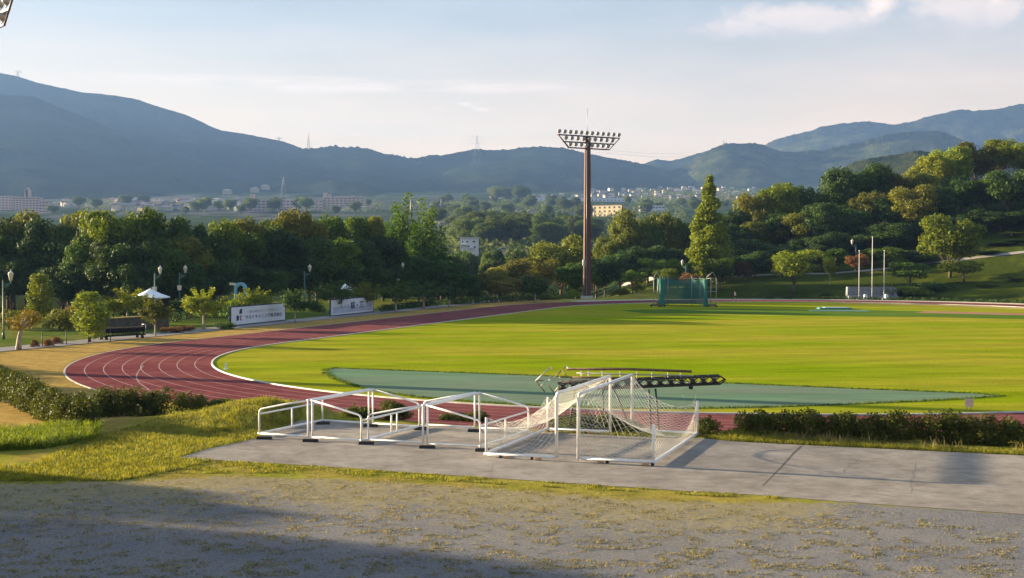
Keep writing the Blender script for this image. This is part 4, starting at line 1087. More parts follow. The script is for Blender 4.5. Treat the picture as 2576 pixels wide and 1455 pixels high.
def make_kind(kind, seed):
    r = np.random.default_rng(seed); name = kind.split('.')[0]; blobs = []; limbs = []
    if name in ('broad', 'round'):
        H, RR, z0, nb, leaf, dens = (12.0, 5.0, 2.2, 46, .52, 2.0) if name == 'broad' else (5.0, 2.2, 1.35, 26, .28, 1.7)
        cz, hz = (z0 + H) / 2, (H - z0) / 2
        for i in range(nb):
            d = r.normal(size=3); d /= np.linalg.norm(d); d[2] = d[2] * .9 + .12
            k = r.uniform(.55, .86); s = r.uniform(.20, .36)
            c = (d[0] * RR * k, d[1] * RR * k, cz + d[2] * hz * k)
            blobs.append((c, (RR * s * 1.1, RR * s * 1.1, hz * s * .85)))
            if i % 5 == 0: limbs.append((z0 * r.uniform(.7, 1.2), np.array(c) * .92))
        blobs.append(((0, 0, cz), (RR * .55, RR * .55, hz * .55)))
        tr = trunk_mesh('trunk', cz + hz * .2, .26 if name == 'broad' else .11, limbs, M_bark)
    elif name == 'cone':
        H, RR, leaf, dens = 18.0, 3.3, .40, 2.4
        for i in range(190):
            f = r.uniform(.04, 1) ** 1.1; z = 1.2 + f * (H - 1.6); rr = RR * (1 - f ** 1.5) ** .95 * (1.0 if f > .12 else .85); a = r.uniform(0, 6.283)
            k = r.uniform(.35, .88); s = .40 + .80 * (1 - f)
            blobs.append(((rr * k * math.cos(a), rr * k * math.sin(a), z), (s, s, s * .95)))
        for f in np.linspace(.1, .97, 12): blobs.append(((0, 0, 1.2 + f * (H - 1.6)), (RR * .5 * (1 - f) + .18,) * 2 + (.9,)))
        tr = trunk_mesh('trunk', H * .95, .3, [], M_bark)
    elif name == 'poplar':
        H, RR, leaf, dens = 18.0, 3.4, .46, 1.3
        for (sx_, sy_, h, w) in ((-.7, 0, 1, 1.75), (.9, .3, .90, 1.6), (-1.9, .2, .74, 1.6), (2.0, -.2, .72, 1.6), (0, -.9, .8, 1.8), (.2, 1, .85, 1.7)):
            for f in np.linspace(.06, 1, 11):
                w_ = w * (.55 + .9 * math.sin(min(1, f * 1.35 + .1) * math.pi * .92) ** .8) * (1 if f < .85 else .68)
                blobs.append(((sx_ + r.normal() * .25, sy_ + r.normal() * .25, 1 + f * (H * h - 1.5)), (w_ * .85, w_ * .85, 1.05)))
        tr = trunk_mesh('trunk', H * .8, .25, [(3, (-.9, 0, 12)), (3, (2.2, 0, 9)), (3, (-2, 0, 9))], M_bark)
    elif name == 'spiky':
        H, RR, leaf, dens = 4.2, 1.8, .24, 1.5
        for i in range(20):
            d = r.normal(size=3); d /= np.linalg.norm(d); d[2] *= .8
            blobs.append(((d[0] * 1.0, d[1] * 1.0, 2.3 + d[2] * .75), (.55, .55, .45)))
        for i in range(34):
            a = r.uniform(0, 6.283); e = r.uniform(.25, 1.35); L_ = r.uniform(1.5, 2.25)
            for f in (.55, .7, .85, 1.0): blobs.append(((L_ * f * math.cos(a) * math.cos(e), L_ * f * math.sin(a) * math.cos(e), 2.1 + L_ * f * math.sin(e) - .25 * f * f * math.cos(e)), (.17, .17, .17)))
        tr = trunk_mesh('trunk', 2.4, .11, [(1.5, (.8, .3, 2.6)), (1.5, (-.8, .2, 2.7)), (1.5, (.1, -.8, 2.8))], M_pbark)
    elif name == 'shrub':
        H, RR, leaf, dens = 1.6, 1.3, .18, 1.5
        for i in range(18):
            a = r.uniform(0, 6.283); k = r.uniform(.2, .8)
            blobs.append(((RR * k * math.cos(a), RR * k * math.sin(a), r.uniform(.35, 1.15) * (1.1 - .45 * k)), (.45, .45, .40)))
        tr = trunk_mesh('stem', .9, .05, [(.1, (.5, .2, .8)), (.1, (-.5, .1, .8)), (.1, (0, -.5, .9))], M_bark)
    elif name == 'column':
        H, RR, leaf, dens = 5.6, 1.35, .22, 1.6
        for i in range(46):
            f = r.random(); z = .7 + f * 4.3; rr = 1.15 * (math.sin(math.pi * (.12 + .82 * f)) ** .7); a = r.uniform(0, 6.283)
            blobs.append(((rr * .62 * math.cos(a), rr * .62 * math.sin(a), z), (.48, .48, .52)))
        tr = trunk_mesh('trunk', 4.5, .1, [], M_bark)
    elif name == 'lean':
        H, RR, leaf, dens = 4.4, 1.6, .20, 1.1
        for i in range(16):
            d = r.normal(size=3); d /= np.linalg.norm(d)
            blobs.append(((.45 + d[0] * .95, d[1] * .9, 3.0 + d[2] * .75), (.50, .5, .42)))
        tr = trunk_mesh('trunk', 3.0, .24, [(1.9, (-.4, .2, 3.3)), (2.1, (1.1, .1, 3.6)), (2.3, (.7, -.5, 3.7))], M_pbark, .35)
    V = blob_leaves(blobs, leaf, dens, seed + 1)
    cr = leaf_mesh('crown', V, M_leaf); KIND[kind] = (cr, tr, H, RR)
for k, s in (('broad.a', 11), ('broad.b', 12), ('broad.c', 13), ('round.a', 21), ('round.b', 22), ('cone.a', 31), ('poplar.a', 41), ('spiky.a', 51), ('spiky.b', 52), ('shrub.a', 61), ('shrub.b', 62), ('column.a', 71), ('lean.a', 81)): make_kind(k, s)
NM = {'broad': 'broadleaf_tree', 'round': 'garden_tree', 'cone': 'conifer_tree', 'poplar': 'poplar_tree', 'spiky': 'pollarded_tree', 'shrub': 'shrub', 'column': 'column_tree', 'lean': 'leaning_tree'}
CT = {'shrub': 'shrub'}
def tree_at(kind, X, Y, H, wd, mat, label, group=None, tint=(1, 1, 1), rz=None, zb=None):
    cr, tr, H0, R0 = KIND[kind]; z = z1(X, Y) if zb is None else zb
    k0 = kind.split('.')[0]
    t = thing(NM[k0], (X, Y, z - .05), label, CT.get(k0, 'tree'), random.uniform(0, 6.28) if rz is None else rz, group)
    t.scale = (wd / 2 / R0, wd / 2 / R0, H / H0)
    c = link('crown' if k0 != 'shrub' else 'foliage', cr, t); c.material_slots[0].link = 'OBJECT'; c.material_slots[0].material = mat; c.color = (*tint, 1)
    link('trunk' if k0 != 'shrub' else 'stem', tr, t)
    return t
def T(kind, x, Y, ytop, wpx, mat, label, group=None, tint=(1, 1, 1), rz=None):
    X = xat(x, Y, ytop); z = z1(X, Y); H = max(.8, zat(ytop, Y, x) - z)
    return tree_at(kind, X, Y, H * 1.0, wpx / F * Y * 1.06, mat, label, group, tint, rz, z)

ORD = 'first second third fourth fifth sixth seventh eighth ninth tenth eleventh twelfth thirteenth fourteenth fifteenth sixteenth seventeenth eighteenth nineteenth twentieth'.split()
def ordn(i):
    if i < 20: return ORD[i]
    tens = {2: 'twenty', 3: 'thirty', 4: 'forty', 5: 'fifty', 6: 'sixty'}
    d = i + 1
    return tens[d // 10] + '-' + ORD[d % 10 - 1] if d % 10 else {2: 'twentieth', 3: 'thirtieth', 4: 'fortieth', 5: 'fiftieth', 6: 'sixtieth'}[d // 10]
BR = ('broad.a', 'broad.b', 'broad.c')
def tint(): v = random.uniform(.75, 1.3); return (v * random.uniform(.86, 1.04), v, v * random.uniform(.85, 1.15))
def row(items, what, where, group):
    """one row of a wood; items (x, depth, top, width, material), labelled in order from the left"""
    for i, (x, Y, yt, w, m) in enumerate(sorted(items, key=lambda q: q[0])):
        cn = {id(M_dark): 'dark green', id(M_olive): 'olive', id(M_leaf): 'green', id(M_yel): 'yellow-green', id(M_far): 'hazy green', id(M_bronze): 'bronze'}[id(m)]
        T(random.choice(BR), x, Y, yt, w, m, '%s %s %s, %s from the left' % (cn, what, where, ordn(i)), group, tint())
# left wood: its front edge runs along the track
D_, O_, G_, Y_, FR = M_dark, M_olive, M_leaf, M_yel, M_far
def YW(x): return float(np.interp(x, [-120, 0, 150, 300, 475, 1000, 1300], [186, 184, 178, 172, 176, 222, 236]))
row([(x, YW(x) + 3 + 3 * math.sin(x), yt, w, m) for x, yt, w, m in ((-60, 515, 150, G_), (18, 524, 130, O_), (62, 519, 100, O_), (118, 539, 120, D_), (172, 522, 150, O_), (268, 508, 170, Y_), (345, 514, 150, G_), (420, 536, 150, D_), (482, 556, 100, D_),
     (552, 543, 120, Y_), (612, 538, 130, O_), (680, 534, 120, G_), (752, 518, 140, O_), (830, 533, 130, G_), (900, 530, 110, G_), (946, 528, 66, O_))], 'crown', 'along the top of the left wood', 'trees along the top of the left wood')
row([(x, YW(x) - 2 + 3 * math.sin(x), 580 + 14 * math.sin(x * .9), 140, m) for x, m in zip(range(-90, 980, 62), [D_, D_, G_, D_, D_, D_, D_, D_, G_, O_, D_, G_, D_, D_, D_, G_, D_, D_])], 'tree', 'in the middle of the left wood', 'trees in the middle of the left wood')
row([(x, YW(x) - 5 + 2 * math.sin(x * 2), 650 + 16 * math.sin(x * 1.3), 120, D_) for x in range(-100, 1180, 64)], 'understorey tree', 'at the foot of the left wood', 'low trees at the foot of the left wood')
# tall pale poplars in the middle
for x, Y, yt, w, tn, lab in ((1012, 232, 490, 120, (1.35, 1.4, 1.0), 'tallest pale green poplar with a pointed top left of the valley'), (1074, 236, 503, 112, (1.2, 1.3, 1.0), 'pale green poplar just right of the tallest one'), (985, 229, 545, 100, (.9, 1.1, .9), 'green poplar just left of the tallest one'),
                        (1050, 226, 560, 100, (.8, 1.05, .9), 'shorter green poplar in front of the two tall ones'), (1105, 224, 606, 90, (.6, .85, .8), 'dark green poplar at the right foot of the poplar clump')):
    T('poplar.a', x, Y, yt, w, M_leaf, lab, 'poplars left of the valley', tn)
for x, Y, yt, w, lab in ((1020, 218, 640, 120, 'dark bushy tree below the poplars'), (1110, 218, 650, 110, 'dark bushy tree below the right poplar'), (1165, 220, 680, 80, 'dark bushy tree at the left edge of the valley gap')):
    T('broad.b', x, Y, yt, w, M_dark, lab, None, (1, 1.2, 1))
# yellow trees by the gap, the olive mound and the trees right of the tower
for x, Y, yt, w, m, lab in ((1205, 226, 684, 62, M_straw, 'small straw-coloured tree nearest the poplars'), (1246, 236, 668, 80, M_straw, 'pale straw-coloured tree, second in the row of straw-coloured trees'), (1296, 240, 648, 84, M_straw, 'taller greyish straw tree in the row of straw-coloured trees'), (1258, 226, 702, 90, M_straw, 'low bright yellow shrub tree in front of the olive ones'), (1318, 228, 690, 70, M_straw, 'bright yellow tree right of the low bright one'),
                      (1350, 246, 640, 110, O_, 'olive tree at the left shoulder of the big olive mound'), (1412, 252, 586, 150, O_, 'big rounded olive tree left of the floodlight tower'), (1450, 240, 655, 110, G_, 'green tree half behind the floodlight tower base'), (1345, 214, 690, 66, D_, 'dark round tree in front of the olive trees'),
                      (1590, 282, 518, 110, O_, 'tall olive tree just right of the tower mast'), (1522, 280, 585, 80, O_, 'olive tree touching the tower mast on its right'), (1612, 284, 545, 100, G_, 'green tree between the mast and the tall conifer'), (1672, 288, 528, 110, O_, 'tall olive tree left of the tall conifer'), (1722, 290, 556, 80, G_, 'green tree directly left of the tall conifer'),
                      (1500, 268, 640, 90, D_, 'dark tree low behind the tower mast'), (1560, 268, 625, 110, D_, 'dark tree low right of the tower mast'), (1630, 270, 610, 120, D_, 'dark tree behind the throwing cage'), (1700, 272, 622, 100, D_, 'dark tree at the foot of the tall conifer')):
    T(random.choice(BR), x, Y, yt, w, m, lab, None, tint())
T('cone.a', 1785, 252, 436, 120, M_con, 'tall pointed conifer rising right of the throwing cage', None, (1.15, 1.1, 1))
# right wood on the hill
row([(1850, 292, 520, 90, D_), (1905, 300, 468, 100, O_), (1958, 300, 446, 110, Y_), (2025, 305, 462, 100, D_), (2075, 300, 480, 90, D_), (2120, 298, 414, 110, D_), (2185, 300, 405, 120, G_), (2255, 302, 428, 110, O_), (2310, 306, 420, 90, O_), (2345, 315, 384, 100, Y_), (2400, 318, 362, 110, Y_), (2455, 320, 352, 110, O_), (2510, 325, 340, 90, Y_), (2570, 322, 352, 110, Y_), (2640, 322, 345, 120, G_), (2720, 322, 340, 120, G_)],
    'crown', 'along the top of the right wood', 'trees along the top of the right wood')
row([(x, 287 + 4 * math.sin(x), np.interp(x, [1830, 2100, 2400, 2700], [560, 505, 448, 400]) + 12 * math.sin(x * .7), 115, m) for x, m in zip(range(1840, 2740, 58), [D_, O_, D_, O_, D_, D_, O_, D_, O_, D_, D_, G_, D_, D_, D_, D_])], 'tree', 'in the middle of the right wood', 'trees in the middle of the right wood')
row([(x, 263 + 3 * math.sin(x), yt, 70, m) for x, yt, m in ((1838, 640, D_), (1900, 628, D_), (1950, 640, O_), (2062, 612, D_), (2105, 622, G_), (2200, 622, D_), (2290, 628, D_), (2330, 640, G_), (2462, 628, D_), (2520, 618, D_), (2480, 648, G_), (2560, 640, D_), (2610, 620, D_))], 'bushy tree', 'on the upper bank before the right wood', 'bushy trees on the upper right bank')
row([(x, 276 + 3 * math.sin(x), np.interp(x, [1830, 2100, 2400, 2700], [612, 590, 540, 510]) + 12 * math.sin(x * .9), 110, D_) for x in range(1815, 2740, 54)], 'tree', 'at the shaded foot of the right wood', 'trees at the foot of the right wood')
# garden trees on the right bank
for kd, x, Y, yt, w, m, lab in (('round.a', 1997, 238, 622, 145, Y_, 'broad low round tree on the bank right of the conifer'), ('broad.c', 2392, 246, 533, 150, Y_, 'large bright round tree on the bank at the right'), ('round.b', 1592, 240, 676, 70, G_, 'layered small green tree left of the throwing cage'), ('round.a', 1650, 244, 646, 100, G_, 'flat-topped green tree directly above the throwing cage'),
                          ('round.b', 1705, 246, 648, 90, G_, 'green garden tree above the right half of the cage'), ('round.a', 1812, 243, 645, 80, G_, 'spreading green tree on a pale trunk right of the cage'), ('round.b', 1735, 234, 682, 56, M_bronze, 'small bronze-leaved tree above the cage corner'), ('round.a', 1873, 250, 655, 52, M_bronze, 'bronze-leaved tree between two green ones on the bank'),
                          ('round.b', 2160, 258, 635, 62, M_bronze, 'bronze-leaved tree behind the left flagpole'), ('round.a', 2477, 285, 592, 62, M_bronze, 'bronze-leaved tree right of the large bright round tree'), ('spiky.a', 2089, 248, 641, 36, Y_, 'tiny pale-trunked tree alone on the bank'), ('round.b', 2240, 262, 618, 96, G_, 'green tree behind the right flagpole'),
                          ('round.a', 2290, 238, 655, 110, G_, 'bushy green tree right of the dais'), ('round.b', 2425, 240, 652, 120, Y_, 'yellow-green bushy tree below the large bright round tree'), ('spiky.b', 2545, 270, 586, 80, Y_, 'small yellow tree by the steps at the right edge'), ('round.a', 2556, 236, 704, 48, O_, 'small tree on a forked pale trunk at the right edge'), ('spiky.b', 1605, 232, 707, 44, O_, 'small straw tree in front of the bank left of the cage'),
                          ('round.a', 1672, 238, 672, 70, Y_, 'small yellow-green tree straight behind the cage net')):
    T(kd, x, Y, yt, w, m, lab, 'garden trees on the right bank' if 'round' in kd else None, tint())
for x, Y, yt, w, m, lab in ((2275, 233, 716, 130, Y_, 'long clipped yellow-green hedge shrub right of the dais'), (2340, 235, 706, 110, D_, 'dark shrub in the shade below the large bright tree'), (2225, 236, 708, 70, O_, 'shrub behind the right end of the dais'), (1442, 232, 726, 44, Y_, 'clipped pale shrub just left of the tower base'), (2080, 234, 740, 40, D_, 'dark low shrub on the bank foot left of the dais'), (1940, 231, 742, 30, D_, 'low dark round shrub behind the far pale strip, nearest the jogger'), (1980, 231, 742, 30, D_, 'low dark round shrub behind the far pale strip, under the broad round tree'),
                      (1560, 240, 722, 60, O_, 'low straw shrub on the bank right of the tower base'), (1380, 226, 735, 60, Y_, 'low straw shrub left of the tower base'), (2480, 234, 735, 60, O_, 'low straw shrub at the right part of the bank')):
    T('shrub.a', x, Y, yt, w, m, lab, 'shrubs on the right bank', tint())
# left park: trees and shrubs between path and wood
q = P(46, 881, 0); tree_at('lean.a', q[0], q[1], 3.6, 3.4, M_olive, 'leaning pale-trunked tree with thin brownish leaves at the left edge', None, (1.1, .85, .9), .3)
for kd, x, yb, yt, w, m, lab in (('column.a', 99, 812, 681, 78, Y_, 'tall column tree lit bright yellow on its left side'), ('column.a', 224, 862, 726, 112, Y_, 'big ivy-like yellow-green tree left of the hurdle cart'), ('spiky.a', 320, 815, 720, 110, Y_, 'yellow-green pollarded tree left of the white canopy'), ('spiky.b', 390, 846, 742, 84, O_, 'dark-faced pollarded tree right of the hurdle cart'), ('spiky.a', 512, 829, 718, 110, Y_, 'spiky pollarded tree on a white trunk left of the first billboard'),
                           ('spiky.b', 640, 806, 720, 104, Y_, 'spiky yellow tree behind the first billboard'), ('spiky.a', 742, 812, 722, 70, D_, 'dark small tree right of the first billboard'), ('spiky.b', 842, 795, 700, 100, G_, 'green pollarded tree behind the second billboard'), ('spiky.a', 920, 787, 706, 80, Y_, 'yellow-green pollarded tree at the right end of the second billboard'), ('spiky.b', 996, 786, 704, 90, G_, 'green pollarded tree just right of the second billboard'), ('spiky.a', 1066, 777, 702, 100, D_, 'dark green pollarded tree below the poplars'), ('spiky.b', 1130, 773, 706, 80, D_, 'dark pollarded tree by the dark hedge below the poplars'),
                           ('spiky.a', 1346, 762, 690, 70, D_, 'dark round pollarded tree left of the tower'), ('spiky.b', 1190, 768, 715, 60, D_, 'dark low pollarded tree at the left of the straw trees')):
    Y = P(x, yb, 0)[1]; T(kd, x, Y, yt, w, m, lab, 'pollarded trees along the left side' if 'spiky' in kd else None, tint(), {99: 0, 224: 1.0}.get(x))
sh = [(590, 806, 742, 76, G_, 'green shrub hiding the foot of the tube slide'), (22, 830, 770, 70, O_, 'brownish shrub beside the left lamp'), (150, 832, 768, 80, O_, 'brownish shrub right of the column tree'), (185, 826, 758, 70, M_bronze, 'reddish shrub between the column tree and the ivy tree'), (70, 826, 772, 70, O_, 'olive shrub behind the leaning tree'), (285, 800, 742, 90, G_, 'green shrub left of the white canopy'), (440, 795, 752, 90, D_, 'dark shrub right of the white canopy'),
      (560, 792, 742, 100, D_, 'dark green shrub left of the slide'), (660, 792, 760, 60, D_, 'dark shrub right of the slide'), (780, 786, 748, 70, D_, 'dark shrub at the foot of the lamp between the billboards'), (430, 838, 822, 60, M_bronze, 'low reddish shrub beside the path right of the cart'), (470, 834, 816, 50, M_bronze, 'second low reddish shrub beside the path, nearest the white trunk'), (120, 872, 852, 30, M_bronze, 'small reddish plant by the third path post'), (88, 874, 856, 24, M_bronze, 'small reddish plant by the second path post'), (142, 866, 846, 30, M_bronze, 'small reddish plant between the third and fourth path posts'),
      (565, 828, 806, 60, G_, 'low green shrub at the foot of the first billboard')]
for x, yb, yt, w, m, lab in sh:
    Y = P(x, yb, 0)[1]; T(random.choice(('shrub.a', 'shrub.b')), x, Y, yt, w, m, lab, 'shrubs of the left park', tint())
# tall trees outside the frame whose shade falls over the yard
for x, Y, h, w in ((-43, 52, 7.6, 6), (-47, 47, 11.0, 8), (-49, 41, 13, 9), (-52, 35, 14.5, 10), (-47, 29, 13.2, 9), (-44, 23, 12, 9), (-40, 17, 11, 9)):
    tree_at(random.choice(BR), x, Y, h, w, M_dark, 'tall dark tree beyond the left edge of the gravel yard', 'tall trees beyond the left edge of the yard')
for x, Y, h, w in ((-62, 99, 5.6, 12), (-58, 91, 5.6, 12), (-54, 84, 5.4, 11)): tree_at('broad.a', x, Y, h, w, M_dark, 'dark tree beyond the left edge of the dry field', 'trees beyond the left edge of the dry field')

# ------------------------------------------------------------------ hedges near the pad
def og(x, y): return on_ground(x, y, 28, 120)
def hedge(label, pts, w, leaf, dens, mat, seed, step=.30, Yf=None):
    """pts: (x, base row, top row); a clipped hedge standing on the ground under them"""
    B = []; r = np.random.default_rng(seed); Q = [(og(x, yb), (yb - yt)) for x, yb, yt in pts] if Yf is None else [((lambda p: (np.array([p[0], Yf, z1(p[0], Yf)]), (p[2] - z1(p[0], Yf)) * F / Yf))(PD(x, yt, Yf))) for x, yb, yt in pts]; blobs = []; o = Q[0][0]
    for (a, ha), (b, hb_) in zip(Q[:-1], Q[1:]):
        n = max(1, int(np.linalg.norm((b - a)[:2]) / step))
        for k in range(n):
            f = (k + r.random()) / n; p = a + (b - a) * f; h = (ha + (hb_ - ha) * f) / F * p[1] * r.uniform(.82, 1.06)
            for j in range(4):
                rr = r.uniform(.28, .42)
                blobs.append(((p[0] - o[0] + r.normal() * .08, p[1] - o[1] + r.uniform(-.4, .4) * w + w * .5, p[2] - o[2] + np.clip(h * (j + .45) / 4, .1, max(h - rr * .7, .15))), (rr * 1.15, rr * 1.15, max(.2, min(rr, h * .4)))))
            if r.random() < .25: blobs.append(((p[0] - o[0], p[1] - o[1] + w * .5, p[2] - o[2] + h * 1.06), (.10, .10, .13)))
    V = blob_leaves(blobs, leaf, dens, seed + 5, .8, .5)
    t = thing('hedge', o, label, 'hedge', 0, None)
    c = link('foliage', leaf_mesh('foliage', V, mat), t)
    return t
hedge('long sunlit hedge running down the slope at the left edge', [(-140, 950, 880), (0, 1006, 930), (60, 1036, 962), (130, 1070, 992), (210, 1088, 1006)], 1.3, .12, 1.6, M_hedge, 101)
hedge('dark hedge behind the green grass, right of the sunlit hedge', [(205, 1090, 1004), (250, 1086, 984), (320, 1078, 979), (405, 1062, 984), (424, 1058, 1000)], 1.2, .12, 1.6, M_hedge, 102, .3, 61.2)
hedge('rounded dark hedge bush standing alone left of the mound top', [(438, 1054, 992), (470, 1047, 986), (505, 1040, 996), (535, 1034, 1014), (572, 1024, 1012)], 1.1, .12, 1.6, M_hedge, 103, .3, 61.6)
hedge('long dark hedge along the right edge of the concrete pad', [(1858, 1090, 1062), (1880, 1092, 1042), (2024, 1101, 1037), (2110, 1106, 1045), (2171, 1110, 1054), (2240, 1112, 1044), (2318, 1116, 1034), (2436, 1121, 1048), (2576, 1127, 1060), (2720, 1135, 1066)], 1.1, .12, 1.6, M_hedge, 104)
hedge('small dark bush behind the second small goal frame', [(955, 1054, 1022), (985, 1056, 1006), (1020, 1058, 1030)], .8, .10, 2.0, M_hedge, 105)
hedge('low bush behind the leftmost small goal frames', [(868, 1046, 1030), (905, 1050, 1022), (950, 1053, 1030)], .7, .10, 2.0, M_hedge, 106)
hedge('thin low bush behind the third small goal frame', [(1109, 1060, 1046), (1150, 1062, 1038), (1207, 1066, 1034)], .7, .10, 1.6, M_hedge, 107)
hedge('reddish low hedge seen through the nets of the large goals', [(1404, 1078, 1050), (1470, 1082, 1046), (1540, 1086, 1048), (1600, 1090, 1060)], .8, .10, 1.8, M_hedge, 108)
hedge('small leafy bush right of the netted goals', [(1762, 1094, 1066), (1785, 1095, 1052), (1812, 1096, 1072)], .8, .10, 1.8, M_hedge, 109)

# dark clipped hedge strips at the foot of the far bank
def strip_hedge(label, pts, h, w, mat, seed):
    Q = [np.array(p, float) for p in pts]; blobs = []; o = np.array([*Q[0][:2], z1(*Q[0][:2])]); r = np.random.default_rng(seed)
    for a, b in zip(Q[:-1], Q[1:]):
        n = max(1, int(np.linalg.norm((b - a)[:2]) / .9))
        for k in range(n):
            p = a + (b - a) * (k + r.random()) / n; z = z1(p[0], p[1]) - o[2]
            blobs.append(((p[0] - o[0], p[1] - o[1] + r.normal() * w * .2, z + h * .5), (.65, w * .6, h * .58)))
    t = thing('hedge', o, label, 'hedge'); link('foliage', leaf_mesh('foliage', blob_leaves(blobs, .26, 1.6, seed), mat), t)
def offs(k0, k1, off): A = stadium(RI + RW + off); return [A[k] for k in range(k0, k1, 3)]
strip_hedge('low dark hedge strip behind the far pale strip and the jogger', offs(nA + 4, nA + 66, 3.4), .55, .9, M_dark, 201)
strip_hedge('dark hedge strip along the far left straight below the poplars', [P(x, y, 0) for x, y in ((960, 785), (1080, 771), (1200, 764), (1330, 757), (1410, 753))], .9, 1.2, M_dark, 202)
strip_hedge('taller dark hedge behind the dark hedge strip, under the straw trees', [PD(x, 740, 238) for x in (1040, 1140, 1240, 1330, 1400)], 1.9, 1.4, M_dark, 203)
strip_hedge('dark hedge behind the walking path, left of the first billboard', [P(x, y, 0) for x, y in ((420, 812), (480, 806), (560, 800), (640, 794))], 1.1, 1.0, M_dark, 204)

# ------------------------------------------------------------------ grass
M_gs = leafmat('grass_straw', (.18, .165, .09), (.26, .23, .13), .35)
M_gy = leafmat('grass_yellow_green', (.125, .160, .022), (.28, .26, .05), .35)
M_gg = leafmat('grass_bright', (.075, .125, .018), (.185, .24, .028), .4)
def Pv(x, y, z):
    d = np.stack([(x - 1288.0) / F, (727.5 - y) / F, -np.ones_like(x)], -1) @ _M.T; t = (z - HC) / d[:, 2]
    return d[:, 0] * t, d[:, 1] * t
def blades(name, X, Y, h, w, mat, seed, spread=.35):
    r = np.random.default_rng(seed); n = len(X); Z = zt(X, Y); a = r.uniform(0, math.pi, n); hh = h * r.uniform(.5, 1.2, n)
    ox, oy = np.cos(a) * w / 2, np.sin(a) * w / 2; lx, ly = r.normal(size=n) * spread * hh, r.normal(size=n) * spread * hh
    V = np.stack([np.stack([X - ox, Y - oy, Z - .01], -1), np.stack([X + ox, Y + oy, Z - .01], -1), np.stack([X + ox * .3 + lx, Y + oy * .3 + ly, Z + hh], -1), np.stack([X - ox * .3 + lx, Y - oy * .3 + ly, Z + hh], -1)], 1).reshape(-1, 3)
    o = link(name, leaf_mesh(name, V, mat)); return tag(o, None, None, None, 'stuff')
def scatter(n, poly, z, seed, thr=None, fs=1.0):
    r = np.random.default_rng(seed); p = np.array(poly, float); lo, hi = p.min(0), p.max(0)
    x = r.uniform(lo[0], hi[0], n * 3); y = r.uniform(lo[1], hi[1], n * 3); k = poly_sd(x, y, poly) < 0; x, y = x[k], y[k]
    X, Y = Pv(x, y, z)
    if thr is not None: k = fbm(X * fs, Y * fs, 3, seed) + r.normal(size=len(X)) * .05 > thr; X, Y = X[k], Y[k]
    return X[:n], Y[:n]
def nopad(X, Y, d=.0): k = poly_sd(X, Y, PAD) > d; return X[k], Y[k]
X, Y = nopad(*scatter(8000, [(-80, 1092), (60, 1090), (150, 1078), (252, 1082), (240, 1104), (120, 1126), (-80, 1136)], .5, 301)); blades('tall_grass', X, Y, .42, .04, M_gg, 301, .6)
X, Y = nopad(*scatter(38000, [(60, 1150), (240, 1078), (420, 1046), (560, 1012), (740, 1000), (775, 1050), (640, 1108), (450, 1158), (300, 1185), (-60, 1185), (-60, 1140)], .8, 302)); blades('mound_grass', X, Y, .11, .03, M_gy, 302)
X, Y = nopad(*scatter(2000, [(500, 1040), (600, 1024), (700, 1010), (775, 1010), (785, 1030), (640, 1036), (520, 1052)], 1.2, 303, .44, 1.3)); blades('mound_tall_grass', X, Y, .26, .03, M_gy, 303, .6)
X, Y = nopad(*scatter(15000, [(1740, 1098), (1850, 1092), (2060, 1104), (2300, 1118), (2620, 1130), (2620, 1152), (2300, 1138), (2020, 1125), (1760, 1108)], .55, 304), .02); blades('verge_grass', X, Y, .13, .03, M_gy, 304)
X, Y = scatter(900, [(1860, 1098), (2060, 1104), (2300, 1117), (2620, 1132), (2620, 1138), (2060, 1112)], .55, 305, .5, 1.5); blades('verge_tall_grass', X, Y, .40, .03, M_gs, 305)
X, Y = nopad(*scatter(9000, [(780, 1050), (1150, 1066), (1420, 1080), (1760, 1094), (1760, 1104), (1420, 1092), (1150, 1077), (780, 1060)], .6, 306), .02); blades('rear_verge_grass', X, Y, .15, .03, M_gy, 306)
X, Y = nopad(*scatter(16000, [(300, 1160), (600, 1160), (800, 1172), (1400, 1213), (1800, 1238), (1960, 1250), (1960, 1256), (1800, 1250), (1300, 1222), (800, 1192), (300, 1192)], .45, 307, .47, 1.6), .03); blades('edge_grass', X, Y, .07, .04, M_gy, 307, .8)
X, Y = nopad(*scatter(32000, [(-20, 1180), (300, 1192), (800, 1192), (1500, 1240), (2250, 1290), (2560, 1340), (2560, 1460), (-20, 1460)], .45, 308, .575, 2.7), .1); blades('gravel_tufts', X, Y, .035, .04, M_gs, 308, 1.2)

# ragged grass along the rim of the D-zone
r = np.random.default_rng(311); dq = np.array([P(x, y, 0)[:2] for x, y in dzp]); ex, ey = [], []
for a, b in zip(dq, np.roll(dq, -1, 0)):
    n = int(np.linalg.norm(b - a) * 70); f = r.random((n, 1)); q = a + (b - a) * f + r.normal(size=(n, 2)) * .13 ; ex.append(q[:, 0]); ey.append(q[:, 1])
ex, ey = np.concatenate(ex), np.concatenate(ey)
M_rim = leafmat('grass_rim', (.04, .085, .012), (.11, .16, .02))
o = blades('dzone_rim_grass', ex, ey, .09, .07, M_rim, 311, .7); o.location.z = .07
